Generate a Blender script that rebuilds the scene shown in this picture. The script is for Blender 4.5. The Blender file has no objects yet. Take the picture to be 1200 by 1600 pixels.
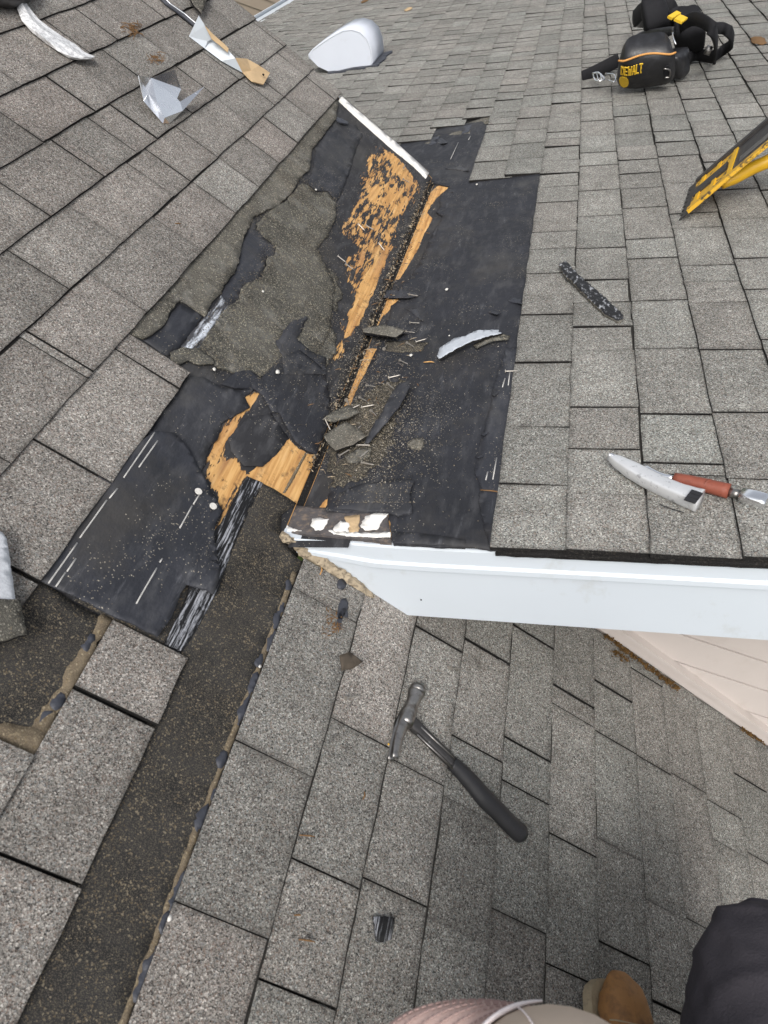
import bpy, bmesh, math, random
import numpy as np
from mathutils import Vector, Matrix, noise
from mathutils.geometry import delaunay_2d_cdt
random.seed(7)
SC = bpy.context.scene
COL = SC.collection
rad = math.radians

# ------------------------------------------------------------------ camera
CAM = Vector((0.11394764, 0.0, 1.17631808)); FPX = 1145.6
YAW, PIT, ROL = 5.93519070e-02, 7.66353930e-01, 3.60793588e-01
FW = Vector((math.sin(YAW)*math.cos(PIT), math.cos(YAW)*math.cos(PIT), -math.sin(PIT)))
_r = Vector((math.cos(YAW), -math.sin(YAW), 0)); _u = _r.cross(FW)
RT = _r*math.cos(ROL) + _u*math.sin(ROL); UP = -_r*math.sin(ROL) + _u*math.cos(ROL)
cam = bpy.data.objects.new('camera', bpy.data.cameras.new('camera')); COL.objects.link(cam)
cam.matrix_world = Matrix(((RT.x, UP.x, -FW.x, CAM.x), (RT.y, UP.y, -FW.y, CAM.y), (RT.z, UP.z, -FW.z, CAM.z), (0, 0, 0, 1)))
cam.data.sensor_fit = 'AUTO'; cam.data.sensor_width = 36; cam.data.lens = FPX/1600*36
cam.data.clip_start = 0.02; cam.data.clip_end = 400
cam.data.dof.use_dof = True; cam.data.dof.focus_distance = 2.3; cam.data.dof.aperture_fstop = 9
SC.camera = cam
# ------------------------------------------------------------------ sky, sun, exposure (overcast)
SUN_EL, SUN_AZ = rad(45), rad(193)          # azimuth clockwise from +Y
W = bpy.data.worlds.new('World'); SC.world = W; W.use_nodes = True
wn = W.node_tree; wn.nodes.clear()
sky = wn.nodes.new('ShaderNodeTexSky'); sky.sky_type = 'NISHITA'; sky.sun_disc = False
sky.sun_elevation = SUN_EL; sky.sun_rotation = SUN_AZ; sky.dust_density = 4.0; sky.air_density = 1.0
hsv = wn.nodes.new('ShaderNodeHueSaturation'); hsv.inputs['Saturation'].default_value = 0.28
bg = wn.nodes.new('ShaderNodeBackground'); bg.inputs['Strength'].default_value = 0.15
wo = wn.nodes.new('ShaderNodeOutputWorld')
wn.links.new(sky.outputs[0], hsv.inputs['Color']); wn.links.new(hsv.outputs[0], bg.inputs[0]); wn.links.new(bg.outputs[0], wo.inputs[0])
sd = bpy.data.lights.new('sun', 'SUN'); sd.energy = 1.35; sd.angle = rad(20); sd.color = (1.0, .97, .93)
sun = bpy.data.objects.new('sun', sd); COL.objects.link(sun); sun.location = (-3, -3, 8)
sdir = Vector((math.sin(SUN_AZ)*math.cos(SUN_EL), math.cos(SUN_AZ)*math.cos(SUN_EL), math.sin(SUN_EL)))
sun.rotation_euler = sdir.to_track_quat('Z', 'Y').to_euler()
vs = SC.view_settings
try: SC.display_settings.display_device = 'sRGB'
except Exception: pass
vs.view_transform = 'Standard'; vs.look = 'None'; vs.gamma = 1; vs.use_curve_mapping = False
vs.exposure = 0.43

# ------------------------------------------------------------------ the two roof planes: trough along Y at x = z = 0
SA, SB = 0.367947685, 0.432767082
DA = Vector((math.cos(SA), 0, -math.sin(SA))); NA = Vector((math.sin(SA), 0, math.cos(SA)))
DB = Vector((math.cos(SB), 0, math.sin(SB))); NB = Vector((-math.sin(SB), 0, math.cos(SB)))
YY = Vector((0, 1, 0))
def frame(d, n): return Matrix(((d.x, 0, n.x, 0), (d.y, 1, n.y, 0), (d.z, 0, n.z, 0), (0, 0, 0, 1)))
MA, MB = frame(DA, NA), frame(DB, NB); ID = Matrix.Identity(4)
def ray(px, py): return FW + RT*((px-600)/FPX) - UP*((py-800)/FPX)
def _on(n, d, px, py, h):
    r = ray(px, py); t = (h - CAM.dot(n))/r.dot(n); P = CAM + r*t
    return (P.dot(d), P.y)
def A(px, py, h=0.0): return _on(NA, DA, px, py, h)       # survey of the photo: (down-slope, along) on the main slope
def B(px, py, h=0.0): return _on(NB, DB, px, py, h)       # the same on the gable slope
def A3(px, py, h=0.0): v, y = A(px, py, h); return DA*v + YY*y + NA*h
def B3(px, py, h=0.0): v, y = B(px, py, h); return DB*v + YY*y + NB*h
def Yp(px, py, Y):
    r = ray(px, py); return CAM + r*((Y-CAM.y)/r.y)
H0 = -0.012                                              # top of the deck under the shingles

# ------------------------------------------------------------------ objects
def tag(o, label=None, cat=None, group=None, kind=None):
    for k, v in (('label', label), ('category', cat), ('group', group), ('kind', kind)):
        if v: o[k] = v
    return o
def empty(name, loc, label, cat, group=None, kind=None):
    o = bpy.data.objects.new(name, None); COL.objects.link(o); o.location = loc; o.empty_display_size = .05
    return tag(o, label, cat, group, kind)
def root_loc(o):
    p = Vector((0, 0, 0))
    while o is not None: p += o.location; o = o.parent
    return p
def obj(name, verts, faces, mat, parent=None, smooth=False, origin=None, attrs=None, mats=None, midx=None):
    """world-space verts -> one mesh object (child verts are kept relative to the parent's origin)"""
    off = root_loc(parent) if parent else Vector((0, 0, 0))
    loc = Vector((0, 0, 0))
    if origin is not None: loc = Vector(origin) - off
    b = off + loc
    me = bpy.data.meshes.new(name)
    me.from_pydata([(v[0]-b.x, v[1]-b.y, v[2]-b.z) for v in verts], [], faces)
    for m in (mats or [mat]): me.materials.append(m)
    if midx is not None: me.polygons.foreach_set('material_index', midx)
    if smooth: me.polygons.foreach_set('use_smooth', [True]*len(me.polygons))
    for an, (dom, data) in (attrs or {}).items():
        a = me.attributes.new(an, 'FLOAT', dom); a.data.foreach_set('value', data)
    me.update()
    o = bpy.data.objects.new(name, me); COL.objects.link(o); o.location = loc
    if parent: o.parent = parent
    return o
class MBd:
    """collects shapes in world space"""
    def __init__(s): s.v = []; s.f = []; s.mi = []
    def add(s, v, f, mi=0):
        k = len(s.v); s.v += [tuple(p) for p in v]; s.f += [tuple(i+k for i in q) for q in f]; s.mi += [mi]*len(f); return s
    def box(s, M, lo, hi, mi=0):
        c = [M @ Vector((lo[0] if i & 1 == 0 else hi[0], lo[1] if i & 2 == 0 else hi[1], lo[2] if i & 4 == 0 else hi[2])) for i in range(8)]
        return s.add(c, [(0, 2, 3, 1), (4, 5, 7, 6), (0, 1, 5, 4), (2, 6, 7, 3), (0, 4, 6, 2), (1, 3, 7, 5)], mi)
    def build(s, name, mat, parent=None, smooth=False, origin=None, mats=None, **k):
        return obj(name, s.v, s.f, mat, parent, smooth, origin, mats=mats, midx=s.mi if mats else None, **k)
def catmull(P, n):
    P = [Vector(p) for p in P]; out = []
    Q = [P[0]*2-P[1]] + P + [P[-1]*2-P[-2]]
    for i in range(1, len(Q)-2):
        for k in range(n):
            t = k/n; a, b, c, d = Q[i-1:i+3]
            out.append(.5*((2*b) + (c-a)*t + (2*a-5*b+4*c-d)*t*t + (3*b-a-3*c+d)*t**3))
    out.append(P[-1]); return out
def interp(vals, n):
    out = []
    for i in range(len(vals)-1):
        for k in range(n):
            t = k/n; t = t*t*(3-2*t); out.append(tuple(a+(b-a)*t for a, b in zip(vals[i], vals[i+1])))
    out.append(vals[-1]); return out
def tube(P, R, seg=12, up=Vector((0, 0, 1)), sub=1, cap=True, power=2.0, nz=None, dome=False):
    """sweep of a super-ellipse (half width, half height) along P; height axis follows up"""
    R = [(r, r) if isinstance(r, (int, float)) else r for r in R]
    if sub > 1: P2, R = catmull(P, sub), interp(R, sub)
    else: P2 = [Vector(p) for p in P]
    vs_, fs = [], []
    for i, p in enumerate(P2):
        t = (P2[min(i+1, len(P2)-1)] - P2[max(i-1, 0)]).normalized()
        s = t.cross(up)
        if s.length < 1e-4: s = t.orthogonal()
        s.normalize(); u = s.cross(t).normalized()
        for k in range(seg):
            a = 2*math.pi*k/seg; c, d = math.cos(a), math.sin(a)
            c = math.copysign(abs(c)**(2/power), c); d = math.copysign(abs(d)**(2/power), d)
            q = p + s*(R[i][0]*c) + u*(R[i][1]*d)
            if nz:
                w = nz(q, i/(len(P2)-1)); q = q + (q-p).normalized()*w
            vs_.append(q)
    n = len(P2)
    for i in range(n-1):
        for k in range(seg):
            a, b = i*seg+k, i*seg+(k+1) % seg
            fs.append((a, b, b+seg, a+seg))
    if cap:
        fs.append(tuple(range(seg-1, -1, -1))); fs.append(tuple(range((n-1)*seg, n*seg)))
    return vs_, fs
def nz2(x, y, s, k=0.0): return noise.noise(Vector((x*s+k*7.3, y*s-k*3.1, k*1.7)))
def rough_outline(pts, step, amp, freq, seed):
    out = []; n = len(pts)
    for i in range(n):
        a, b = Vector(pts[i]), Vector(pts[(i+1) % n]); L = (b-a).length; m = max(1, int(L/step))
        nv = Vector((-(b-a).y, (b-a).x)).normalized() if L > 1e-6 else Vector((0, 0))
        for k in range(m):
            p = a + (b-a)*(k/m)
            d = amp*(nz2(p.x, p.y, freq, seed) + .6*nz2(p.x, p.y, freq*2.7, seed+9))
            out.append(p + nv*d + Vector((nz2(p.y, p.x, freq, seed+3)*amp*.5, 0)))
    return out
def sheet(name, pts, M, h, thick, mat, parent, step=.008, amp=.004, freq=40, res=.02, wr=.0, wf=12, seed=0, lift=None, jag=True, curl=0.0, origin=None, smooth=True, mats=None):
    """ragged sheet with real thickness lying on plane frame M at height h"""
    o2 = rough_outline(pts, step, amp, freq, seed) if jag else [Vector(p) for p in pts]
    nb = len(o2)
    xs = [p.x for p in o2]; ys = [p.y for p in o2]
    ins = []
    x = min(xs)
    while x < max(xs):
        y = min(ys)
        while y < max(ys):
            ins.append(Vector((x+random.uniform(-.3, .3)*res, y+random.uniform(-.3, .3)*res))); y += res
        x += res
    if len(ins) > 9000: ins = ins[::2]
    rv, re_, rf, *_ = delaunay_2d_cdt(o2+ins, [], [list(range(nb))], 1, 1e-6)
    edge = {}
    for f in rf:
        for i in range(len(f)):
            a, b = f[i], f[(i+1) % len(f)]
            if (b, a) in edge: del edge[(b, a)]
            else: edge[(a, b)] = 1
    top = []
    for p in rv:
        z = h + wr*(nz2(p.x, p.y, wf, seed+20) + .5*nz2(p.x, p.y, wf*2.3, seed+31))
        if lift: z += lift(p.x, p.y)
        if curl and len(top) < nb: z += curl*max(0, noise.noise(Vector((p.x*13, p.y*13, seed*1.7)))+.15)
        top.append(Vector((p.x, p.y, z)))
    n = len(top)
    V = [M @ p for p in top] + [M @ (p - Vector((0, 0, thick))) for p in top]
    F = [tuple(f) for f in rf] + [tuple(i+n for i in reversed(f)) for f in rf]
    mi = [0]*len(rf) + [1 if mats else 0]*len(rf)
    for (a, b) in edge: F.append((b, a, a+n, b+n)); mi.append(1 if mats else 0)
    # orient: cdt faces may be cw
    nn = (V[F[0][1]]-V[F[0][0]]).cross(V[F[0][2]]-V[F[0][0]])
    if nn.dot(M.to_3x3() @ Vector((0, 0, 1))) < 0: F = [tuple(reversed(f)) for f in F]
    if parent is None and origin is None:
        c = sum(V[:n], Vector((0, 0, 0)))/n; origin = c
    o = obj(name, V, F, mat, parent, False, origin, mats=mats, midx=mi if mats else None)
    if smooth:
        me = o.data; sm = [True]*len(rf) + [False]*(len(F)-len(rf)); me.polygons.foreach_set('use_smooth', sm)
    return o

# ------------------------------------------------------------------ materials
def mk(name, rough=.8, spec=.25, metal=0.0):
    m = bpy.data.materials.new(name); m.use_nodes = True
    nt = m.node_tree; b = nt.nodes['Principled BSDF']
    b.inputs['Roughness'].default_value = rough; b.inputs['Specular IOR Level'].default_value = spec; b.inputs['Metallic'].default_value = metal
    return m, nt, b
def nd(nt, typ, i=None, **kw):
    n = nt.nodes.new('ShaderNode'+typ)
    for k, v in kw.items(): setattr(n, k, v)
    for k, v in (i or {}).items():
        if hasattr(v, 'links') or isinstance(v, bpy.types.NodeSocket): nt.links.new(v, n.inputs[k])
        else: n.inputs[k].default_value = v
    return n
def rgb(c): return (c[0], c[1], c[2], 1)
def mix(nt, f, a, b, bt='MIX'):
    n = nt.nodes.new('ShaderNodeMix'); n.data_type = 'RGBA'; n.blend_type = bt
    for s, v in ((0, f), (6, a), (7, b)):
        if isinstance(v, bpy.types.NodeSocket): nt.links.new(v, n.inputs[s])
        else: n.inputs[s].default_value = v if s == 0 else (rgb(v) if len(v) == 3 else v)
    return n.outputs[2]
def mth(nt, op, a, b=0.0, c=None, clamp=False):
    n = nt.nodes.new('ShaderNodeMath'); n.operation = op; n.use_clamp = clamp
    for s, v in ((0, a), (1, b), (2, c)):
        if v is None: continue
        if isinstance(v, bpy.types.NodeSocket): nt.links.new(v, n.inputs[s])
        else: n.inputs[s].default_value = v
    return n.outputs[0]
def ramp(nt, f, stops, const=False):
    n = nt.nodes.new('ShaderNodeValToRGB'); cr = n.color_ramp; cr.interpolation = 'CONSTANT' if const else 'LINEAR'
    while len(cr.elements) < len(stops): cr.elements.new(.5)
    for e, (p, c) in zip(cr.elements, stops): e.position = p; e.color = rgb(c)
    nt.links.new(f, n.inputs[0]); return n.outputs[0]
def pos(nt): return nd(nt, 'NewGeometry').outputs['Position']
def scaled(nt, v, s):
    return nd(nt, 'Mapping', {'Vector': v, 'Scale': s}).outputs[0]
def noi(nt, v, scale, detail=3, rough=.55):
    return nd(nt, 'TexNoise', {'Vector': v, 'Scale': scale, 'Detail': detail, 'Roughness': rough}).outputs['Fac']
def vor(nt, v, scale):
    n = nd(nt, 'TexVoronoi', {'Vector': v, 'Scale': scale}); 
    s = nd(nt, 'SeparateColor', {'Color': n.outputs['Color']})
    return s.outputs[0], n.outputs['Distance'], s.outputs[1]
def maprange(nt, f, a, b, c, d):
    return nd(nt, 'MapRange', {'Value': f, 'From Min': a, 'From Max': b, 'To Min': c, 'To Max': d}).outputs[0]
def bump(nt, b, h, strength, dist, prev=None):
    n = nd(nt, 'Bump', {'Height': h, 'Strength': strength, 'Distance': dist})
    if prev: nt.links.new(prev, n.inputs['Normal'])
    nt.links.new(n.outputs[0], b.inputs['Normal']); return n.outputs[0]
def grey(v): return (v, v, v)
G = 1.0
SHST = [(0, (.022, .021, .021)), (.15, (.085, .081, .077)), (.30, (.19, .18, .168)), (.50, (.29, .278, .257)), (.68, (.20, .15, .125)),
        (.77, (.38, .366, .338)), (.88, (.25, .27, .272)), (.95, (.66, .64, .60))]
def shingle_mat():
    m, nt, b = mk('shingle_granules', .95, .12)
    p = pos(nt)
    f1, d1, g1 = vor(nt, p, 400); f2, d2, g2 = vor(nt, p, 760)
    c1, c2 = ramp(nt, f1, SHST, True), ramp(nt, f2, SHST, True)
    c = mix(nt, .48, c1, c2)
    n1 = noi(nt, p, 2.6, 5); n2 = noi(nt, p, 17, 4); n3 = noi(nt, scaled(nt, p, (1, .25, 1)), 60, 3)
    at = nd(nt, 'Attribute', attribute_name='tone').outputs['Fac']
    wm = nd(nt, 'Attribute', attribute_name='warm').outputs['Fac']
    k = mth(nt, 'MULTIPLY', at, maprange(nt, n1, .3, .7, .86, 1.12))
    k = mth(nt, 'MULTIPLY', k, maprange(nt, n2, .3, .7, .86, 1.12))
    k = mth(nt, 'MULTIPLY', k, maprange(nt, n3, .2, .5, .9, 1.0))
    c = mix(nt, 1.0, c, nd(nt, 'CombineXYZ', {0: k, 1: k, 2: k}).outputs[0], 'MULTIPLY')
    tint = mix(nt, wm, (.955, 1.0, .985), (1.045, .985, .955))
    c = mix(nt, 1.0, c, tint, 'MULTIPLY')
    stain = maprange(nt, noi(nt, p, 7, 6, .7), .62, .75, 0, .45)
    c = mix(nt, stain, c, (.10, .092, .08))
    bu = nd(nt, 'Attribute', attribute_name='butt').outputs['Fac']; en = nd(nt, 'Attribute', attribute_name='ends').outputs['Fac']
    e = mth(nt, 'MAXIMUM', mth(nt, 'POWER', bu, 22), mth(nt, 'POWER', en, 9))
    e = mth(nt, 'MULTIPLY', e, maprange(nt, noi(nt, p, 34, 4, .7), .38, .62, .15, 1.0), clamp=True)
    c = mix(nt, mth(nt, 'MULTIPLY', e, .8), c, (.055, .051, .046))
    sm = maprange(nt, noi(nt, scaled(nt, p, (1, .5, 1)), 11, 6, .75), .60, .72, 0, .55)
    c = mix(nt, sm, c, mix(nt, 1.0, c, (.55, .53, .5), 'MULTIPLY'))
    nt.links.new(c, b.inputs['Base Color'])
    bump(nt, b, mth(nt, 'ADD', d1, mth(nt, 'MULTIPLY', d2, .6)), .55, .0016)
    return m
def grit_mat(name, base, flecks, thr=.8, sc=420, lo=.75, hi=1.3, rust=0.0, patch=None, pthr=(.55, .7)):
    m, nt, b = mk(name, .9, .15); p = pos(nt)
    f1, d1, g1 = vor(nt, p, sc); f2, d2, g2 = vor(nt, p, sc*2.1)
    k = maprange(nt, noi(nt, p, 9, 5, .65), .3, .7, lo, hi)
    c = mix(nt, 1.0, rgb(base), nd(nt, 'CombineXYZ', {0: k, 1: k, 2: k}).outputs[0], 'MULTIPLY')
    if patch: c = mix(nt, maprange(nt, noi(nt, p, 14, 6, .7), pthr[0], pthr[1], 0, .9), c, rgb(patch))
    c = mix(nt, mth(nt, 'GREATER_THAN', f2, .72), c, mix(nt, .35, rgb(base), rgb(flecks)))
    dens = maprange(nt, noi(nt, p, 22, 3), .3, .7, -.09, .09)
    c = mix(nt, mth(nt, 'GREATER_THAN', mth(nt, 'ADD', f1, dens), thr), c, mix(nt, g1, rgb(flecks), (flecks[0]*.5, flecks[1]*.45, flecks[2]*.4, 1)))
    if rust: c = mix(nt, maprange(nt, noi(nt, p, 6, 5, .7), .55, .7, 0, rust), c, (.16, .10, .05))
    nt.links.new(c, b.inputs['Base Color'])
    bump(nt, b, mth(nt, 'ADD', d1, d2), .5, .0015); return m
def felt_nodes(nt, p, dust=.35, base=(.026, .027, .032)):
    k = noi(nt, p, 5, 6, .7); k2 = noi(nt, scaled(nt, p, (1, .3, 1)), 38, 4, .6)
    c = mix(nt, maprange(nt, k, .35, .75, 0, 1), rgb(base), (base[0]*1.5, base[1]*1.5, base[2]*1.55, 1))
    c = mix(nt, maprange(nt, k2, .5, .75, 0, dust), c, (.115, .115, .12))
    c = mix(nt, maprange(nt, noi(nt, p, 2.3, 5, .7), .55, .7, 0, dust*1.2), c, (.10, .096, .088))
    sc_ = maprange(nt, noi(nt, scaled(nt, p, (1, .14, 1)), 46, 6, .75), .60, .74, 0, min(.5, dust*1.6))
    c = mix(nt, sc_, c, (.16, .165, .18))
    c = mix(nt, maprange(nt, noi(nt, p, 3.1, 6, .7), .53, .68, 0, min(.6, dust*1.3)), c, (.062, .057, .050))
    f1, d1, g1 = vor(nt, p, 560)
    dens = maprange(nt, noi(nt, p, 7, 4, .65), .48, .75, -.03, .075*min(1, dust*1.3))
    return mix(nt, mth(nt, 'GREATER_THAN', mth(nt, 'ADD', f1, dens), .975), c, mix(nt, g1, (.38, .35, .29), (.14, .12, .095))), k2
def felt_mat(name, dust=.35, base=(.026, .027, .032), rough=.62):
    m, nt, b = mk(name, rough, .22); p = pos(nt)
    c, k2 = felt_nodes(nt, p, dust, base); nt.links.new(c, b.inputs['Base Color'])
    pr = bump(nt, b, noi(nt, scaled(nt, p, (1, .6, 1)), 24, 5, .6), .55, .012); bump(nt, b, noi(nt, p, 160, 2), .25, .002, pr); return m
def wood_col(nt, p, sc=1.0):
    g = noi(nt, scaled(nt, p, (1, .06, 1)), 95*sc, 5, .6); g2 = noi(nt, scaled(nt, p, (1, .16, 1)), 26*sc, 4, .6)
    c = ramp(nt, g, [(.28, (.32, .16, .055)), (.45, (.54, .295, .105)), (.6, (.66, .395, .155)), (.8, (.74, .49, .25))])
    return mix(nt, maprange(nt, g2, .5, .72, 0, .65), c, (.36, .17, .075))
def base_mat():
    """sheathing with torn paper still stuck to it: 'wood' attribute says how much is bare"""
    m, nt, b = mk('torn_paper_on_plywood', .75, .25); p = pos(nt)
    w = nd(nt, 'Attribute', attribute_name='wood').outputs['Fac']
    n1 = noi(nt, scaled(nt, p, (1, .17, 1)), 74, 6, .66); n2 = noi(nt, scaled(nt, p, (1, .16, 1)), 200, 3, .6)
    f = mth(nt, 'ADD', w, mth(nt, 'MULTIPLY', mth(nt, 'SUBTRACT', n1, .5), 2.1)); f = mth(nt, 'ADD', f, mth(nt, 'MULTIPLY', mth(nt, 'SUBTRACT', n2, .5), .7))
    fib = maprange(nt, f, .38, .5, 0, .4); f = maprange(nt, f, .49, .56, 0, 1)
    fc, k2 = felt_nodes(nt, p, .45, (.024, .024, .026))
    wc = wood_col(nt, p)
    wc = mix(nt, maprange(nt, noi(nt, p, 30, 4, .7), .56, .68, 0, .7), wc, (.10, .055, .03))
    fc = mix(nt, mth(nt, 'MULTIPLY', fib, noi(nt, scaled(nt, p, (1, .1, 1)), 120, 4, .7)), fc, (.15, .085, .045))
    wc = mix(nt, maprange(nt, noi(nt, scaled(nt, p, (1, .25, 1)), 16, 5, .7), .54, .74, 0, .4), wc, (.17, .125, .09))
    nt.links.new(mix(nt, f, fc, wc), b.inputs['Base Color'])
    bump(nt, b, mth(nt, 'ADD', mth(nt, 'MULTIPLY', f, -1.0), mth(nt, 'MULTIPLY', n2, .5)), .8, .002)
    return m
def plain(name, col, rough=.6, spec=.3, metal=0., var=.18, sc=20, bs=.1, dirt=None, dthr=(.58, .72), damt=.6, bsc=120):
    m, nt, b = mk(name, rough, spec, metal); p = nd(nt, 'TexCoord').outputs['Object']
    k = noi(nt, p, sc, 5, .6)
    c = mix(nt, k, (col[0]*(1-var), col[1]*(1-var), col[2]*(1-var), 1), (min(1, col[0]*(1+var)), min(1, col[1]*(1+var)), min(1, col[2]*(1+var)), 1))
    if dirt: c = mix(nt, maprange(nt, noi(nt, p, sc*1.7, 6, .7), dthr[0], dthr[1], 0, damt), c, rgb(dirt))
    nt.links.new(c, b.inputs['Base Color'])
    nt.links.new(maprange(nt, noi(nt, p, sc*2, 4), .3, .7, max(0, rough-.08), min(1, rough+.08)), b.inputs['Roughness'])
    if bs: bump(nt, b, noi(nt, p, bsc, 3), bs, .004)
    return m
M_SH = shingle_mat()
M_EDGE = grit_mat('asphalt_edge', (.011, .0105, .0105), (.05, .047, .042), .94)
M_HEAD = grit_mat('headlap_grit', (.033, .032, .031), (.20, .17, .125), .90, 430, .6, 1.45, .03)
M_OLD = grit_mat('old_shingle_grit', (.085, .080, .068), (.34, .32, .27), .875, 380, .45, 1.6, .1, (.22, .215, .20), (.52, .72))
M_OLD2 = grit_mat('old_shingle_grit_dark', (.062, .060, .054), (.32, .30, .24), .87, 380, .42, 1.65, .1, (.21, .205, .19), (.52, .72))
M_FELT = felt_mat('black_felt', .32, (.021, .022, .026))
M_FELTC = felt_mat('black_felt_clean', .40, (.027, .0285, .034), .5)
M_FELTD = felt_mat('dusty_felt', .5, (.030, .031, .035))
M_BASE = base_mat()
m, nt, b = mk('plywood', .7, .25); nt.links.new(wood_col(nt, pos(nt)), b.inputs['Base Color']); bump(nt, b, noi(nt, scaled(nt, pos(nt), (1, .06, 1)), 120, 4), .4, .002); M_PLY = m
M_WHITE = plain('white_aluminium', (.535, .58, .625), .45, .4, 0, .03, 5, .06, (.36, .355, .31), (.56, .78), .55, 9)
M_PAINT = plain('old_white_paint', (.80, .78, .74), .6, .3, 0, .06, 25, .4, (.30, .26, .2), (.6, .7), .5)
M_RAKEWOOD = plain('weathered_board', (.085, .078, .078), .8, .2, 0, .5, 40, .6, (.20, .155, .12), (.5, .66), .8)
M_TAN = plain('bare_wood_tan', (.50, .36, .21), .8, .2, 0, .25, 30, .4)
M_TORN = plain('torn_wood_fibre', (.34, .28, .20), .9, .15, 0, .45, 60, .8, (.07, .06, .05), (.52, .64), .85)
M_SIDE = plain('beige_siding', (.495, .445, .415), .6, .3, 0, .06, 8, .05, (.40, .35, .31), (.55, .75), .4)
M_BED = grit_mat('grit_bed', (.038, .035, .031), (.24, .215, .165), .84, 430, .5, 1.6)
M_DIRT = grit_mat('tan_dirt', (.145, .115, .08), (.30, .25, .17), .8, 380)
M_TAR = plain('tar_dab', (.042, .045, .056), .5, .4, 0, .3, 30, .5)
def streak_mat(name, dark, light, a, bb, sc=(1, .08, 1), freq=150):
    m, nt, b = mk(name, .55, .35); p = pos(nt)
    k = noi(nt, scaled(nt, p, sc), freq, 5, .65)
    c = mix(nt, maprange(nt, k, a, bb, 0, 1), rgb(dark), rgb(light))
    nt.links.new(c, b.inputs['Base Color']); bump(nt, b, k, .9, .004); return m
M_RIDGE = streak_mat('ridged_tar_strip', (.009, .009, .010), (.36, .37, .40), .50, .62, (1, .055, 1), 230)
M_STREAK = streak_mat('silvered_tar_strip', (.05, .05, .055), (.62, .66, .72), .42, .58, (1, .12, 1), 70)
M_LINE = plain('printed_line', (.45, .44, .42), .7, .2, 0, .3, 60, 0)
M_SILVER = plain('bright_metal', (.90, .91, .93), .22, .5, 1., .08, 10, .03)
M_STEEL = plain('worn_steel', (.30, .29, .28), .38, .5, 1., .3, 30, .1, (.10, .075, .06), (.5, .7), .7)
M_DKSTEEL = plain('dark_worn_steel', (.075, .072, .072), .5, .4, .7, .4, 40, .15, (.34, .34, .34), (.6, .72), .5)
M_RUBBER = plain('black_rubber', (.018, .018, .020), .5, .4, 0, .3, 40, .12, (.08, .08, .085), (.6, .75), .3)
M_NAIL = plain('nail_metal', (.42, .39, .35), .5, .4, .8, .4, 200, .1)
M_YEL = plain('worn_yellow_paint', (.66, .38, .035), .5, .35, 0, .15, 18, .1, (.045, .04, .035), (.52, .59), .92)
M_YELT = plain('yellow_paint', (.70, .40, .02), .42, .4, 0, .15, 14, .05, (.10, .06, .03), (.60, .72), .8)
M_GREYP = plain('grey_vent_paint', (.55, .58, .64), .5, .35, 0, .05, 6, .03, (.4, .4, .4), (.6, .8), .3)
M_FAB = plain('black_nylon', (.014, .014, .016), .8, .2, 0, .3, 60, .3)
M_LEA = plain('black_leather', (.017, .017, .019), .42, .45, 0, .4, 18, .2, (.05, .052, .058), (.5, .72), .5)
M_ORANGE = plain('orange_piping', (.55, .27, .08), .6, .3, 0, .15, 40, 0)
M_LOGO = plain('yellow_print', (.66, .42, .03), .6, .3, 0, .2, 60, 0)
M_RED = plain('red_sleeve', (.22, .062, .038), .55, .35, 0, .25, 50, .15, (.09, .03, .02), (.55, .7), .5)
M_NEEDLE = plain('dry_needles', (.17, .10, .05), .9, .1, 0, .4, 90, 0)
M_MOSS = plain('orange_moss', (.105, .060, .022), .95, .1, 0, .5, 60, 0)
M_PLASTIC = plain('crinkled_clear_film', (.70, .70, .70), .22, .6, 0, .12, 60, .8, (.30, .30, .31), (.48, .6), .6, 60)

# ------------------------------------------------------------------ ground and the neighbouring wall far below
M_GRASS = plain('lawn', (.07, .10, .03), .95, .1, 0, .4, .6, .4)
o = obj('ground', [(-150, -150, -5.2), (150, -150, -5.2), (150, 150, -5.2), (-150, 150, -5.2)], [(0, 1, 2, 3)], M_GRASS)
tag(o, 'mown lawn far below the roof', 'ground', kind='structure')

# ------------------------------------------------------------------ main roof slope (left and foreground)
roofA = MBd()
roofA.box(MA, (-3.4, -1.6, H0-.022), (-.004, 3.325, H0-.0005))
roofA.box(MA, (-.004, -1.6, H0-.022), (2.49, 1.028, H0-.0005))
roofA.box(MA, (.30, 1.028, H0-.022), (2.49, 1.43, H0-.0005))
roofA = roofA.build('main_roof', M_PLY, None)
tag(roofA, 'grey shingle roof slope on the left and in the foreground, stripped to black felt beside the valley', 'roof', kind='structure')
roofB = MBd()
roofB.box(MB, (.004, 1.062, H0-.022), (3.6, 14.5, H0-.0005))
roofB.box(MB, (-3.02, 3.345, H0-.022), (.004, 14.5, H0-.0005))
roofB = roofB.build('gable_roof', M_PLY, None)
tag(roofB, 'grey shingle roof slope on the right, rising from the torn-out valley and running away into the distance', 'roof', kind='structure')

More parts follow.
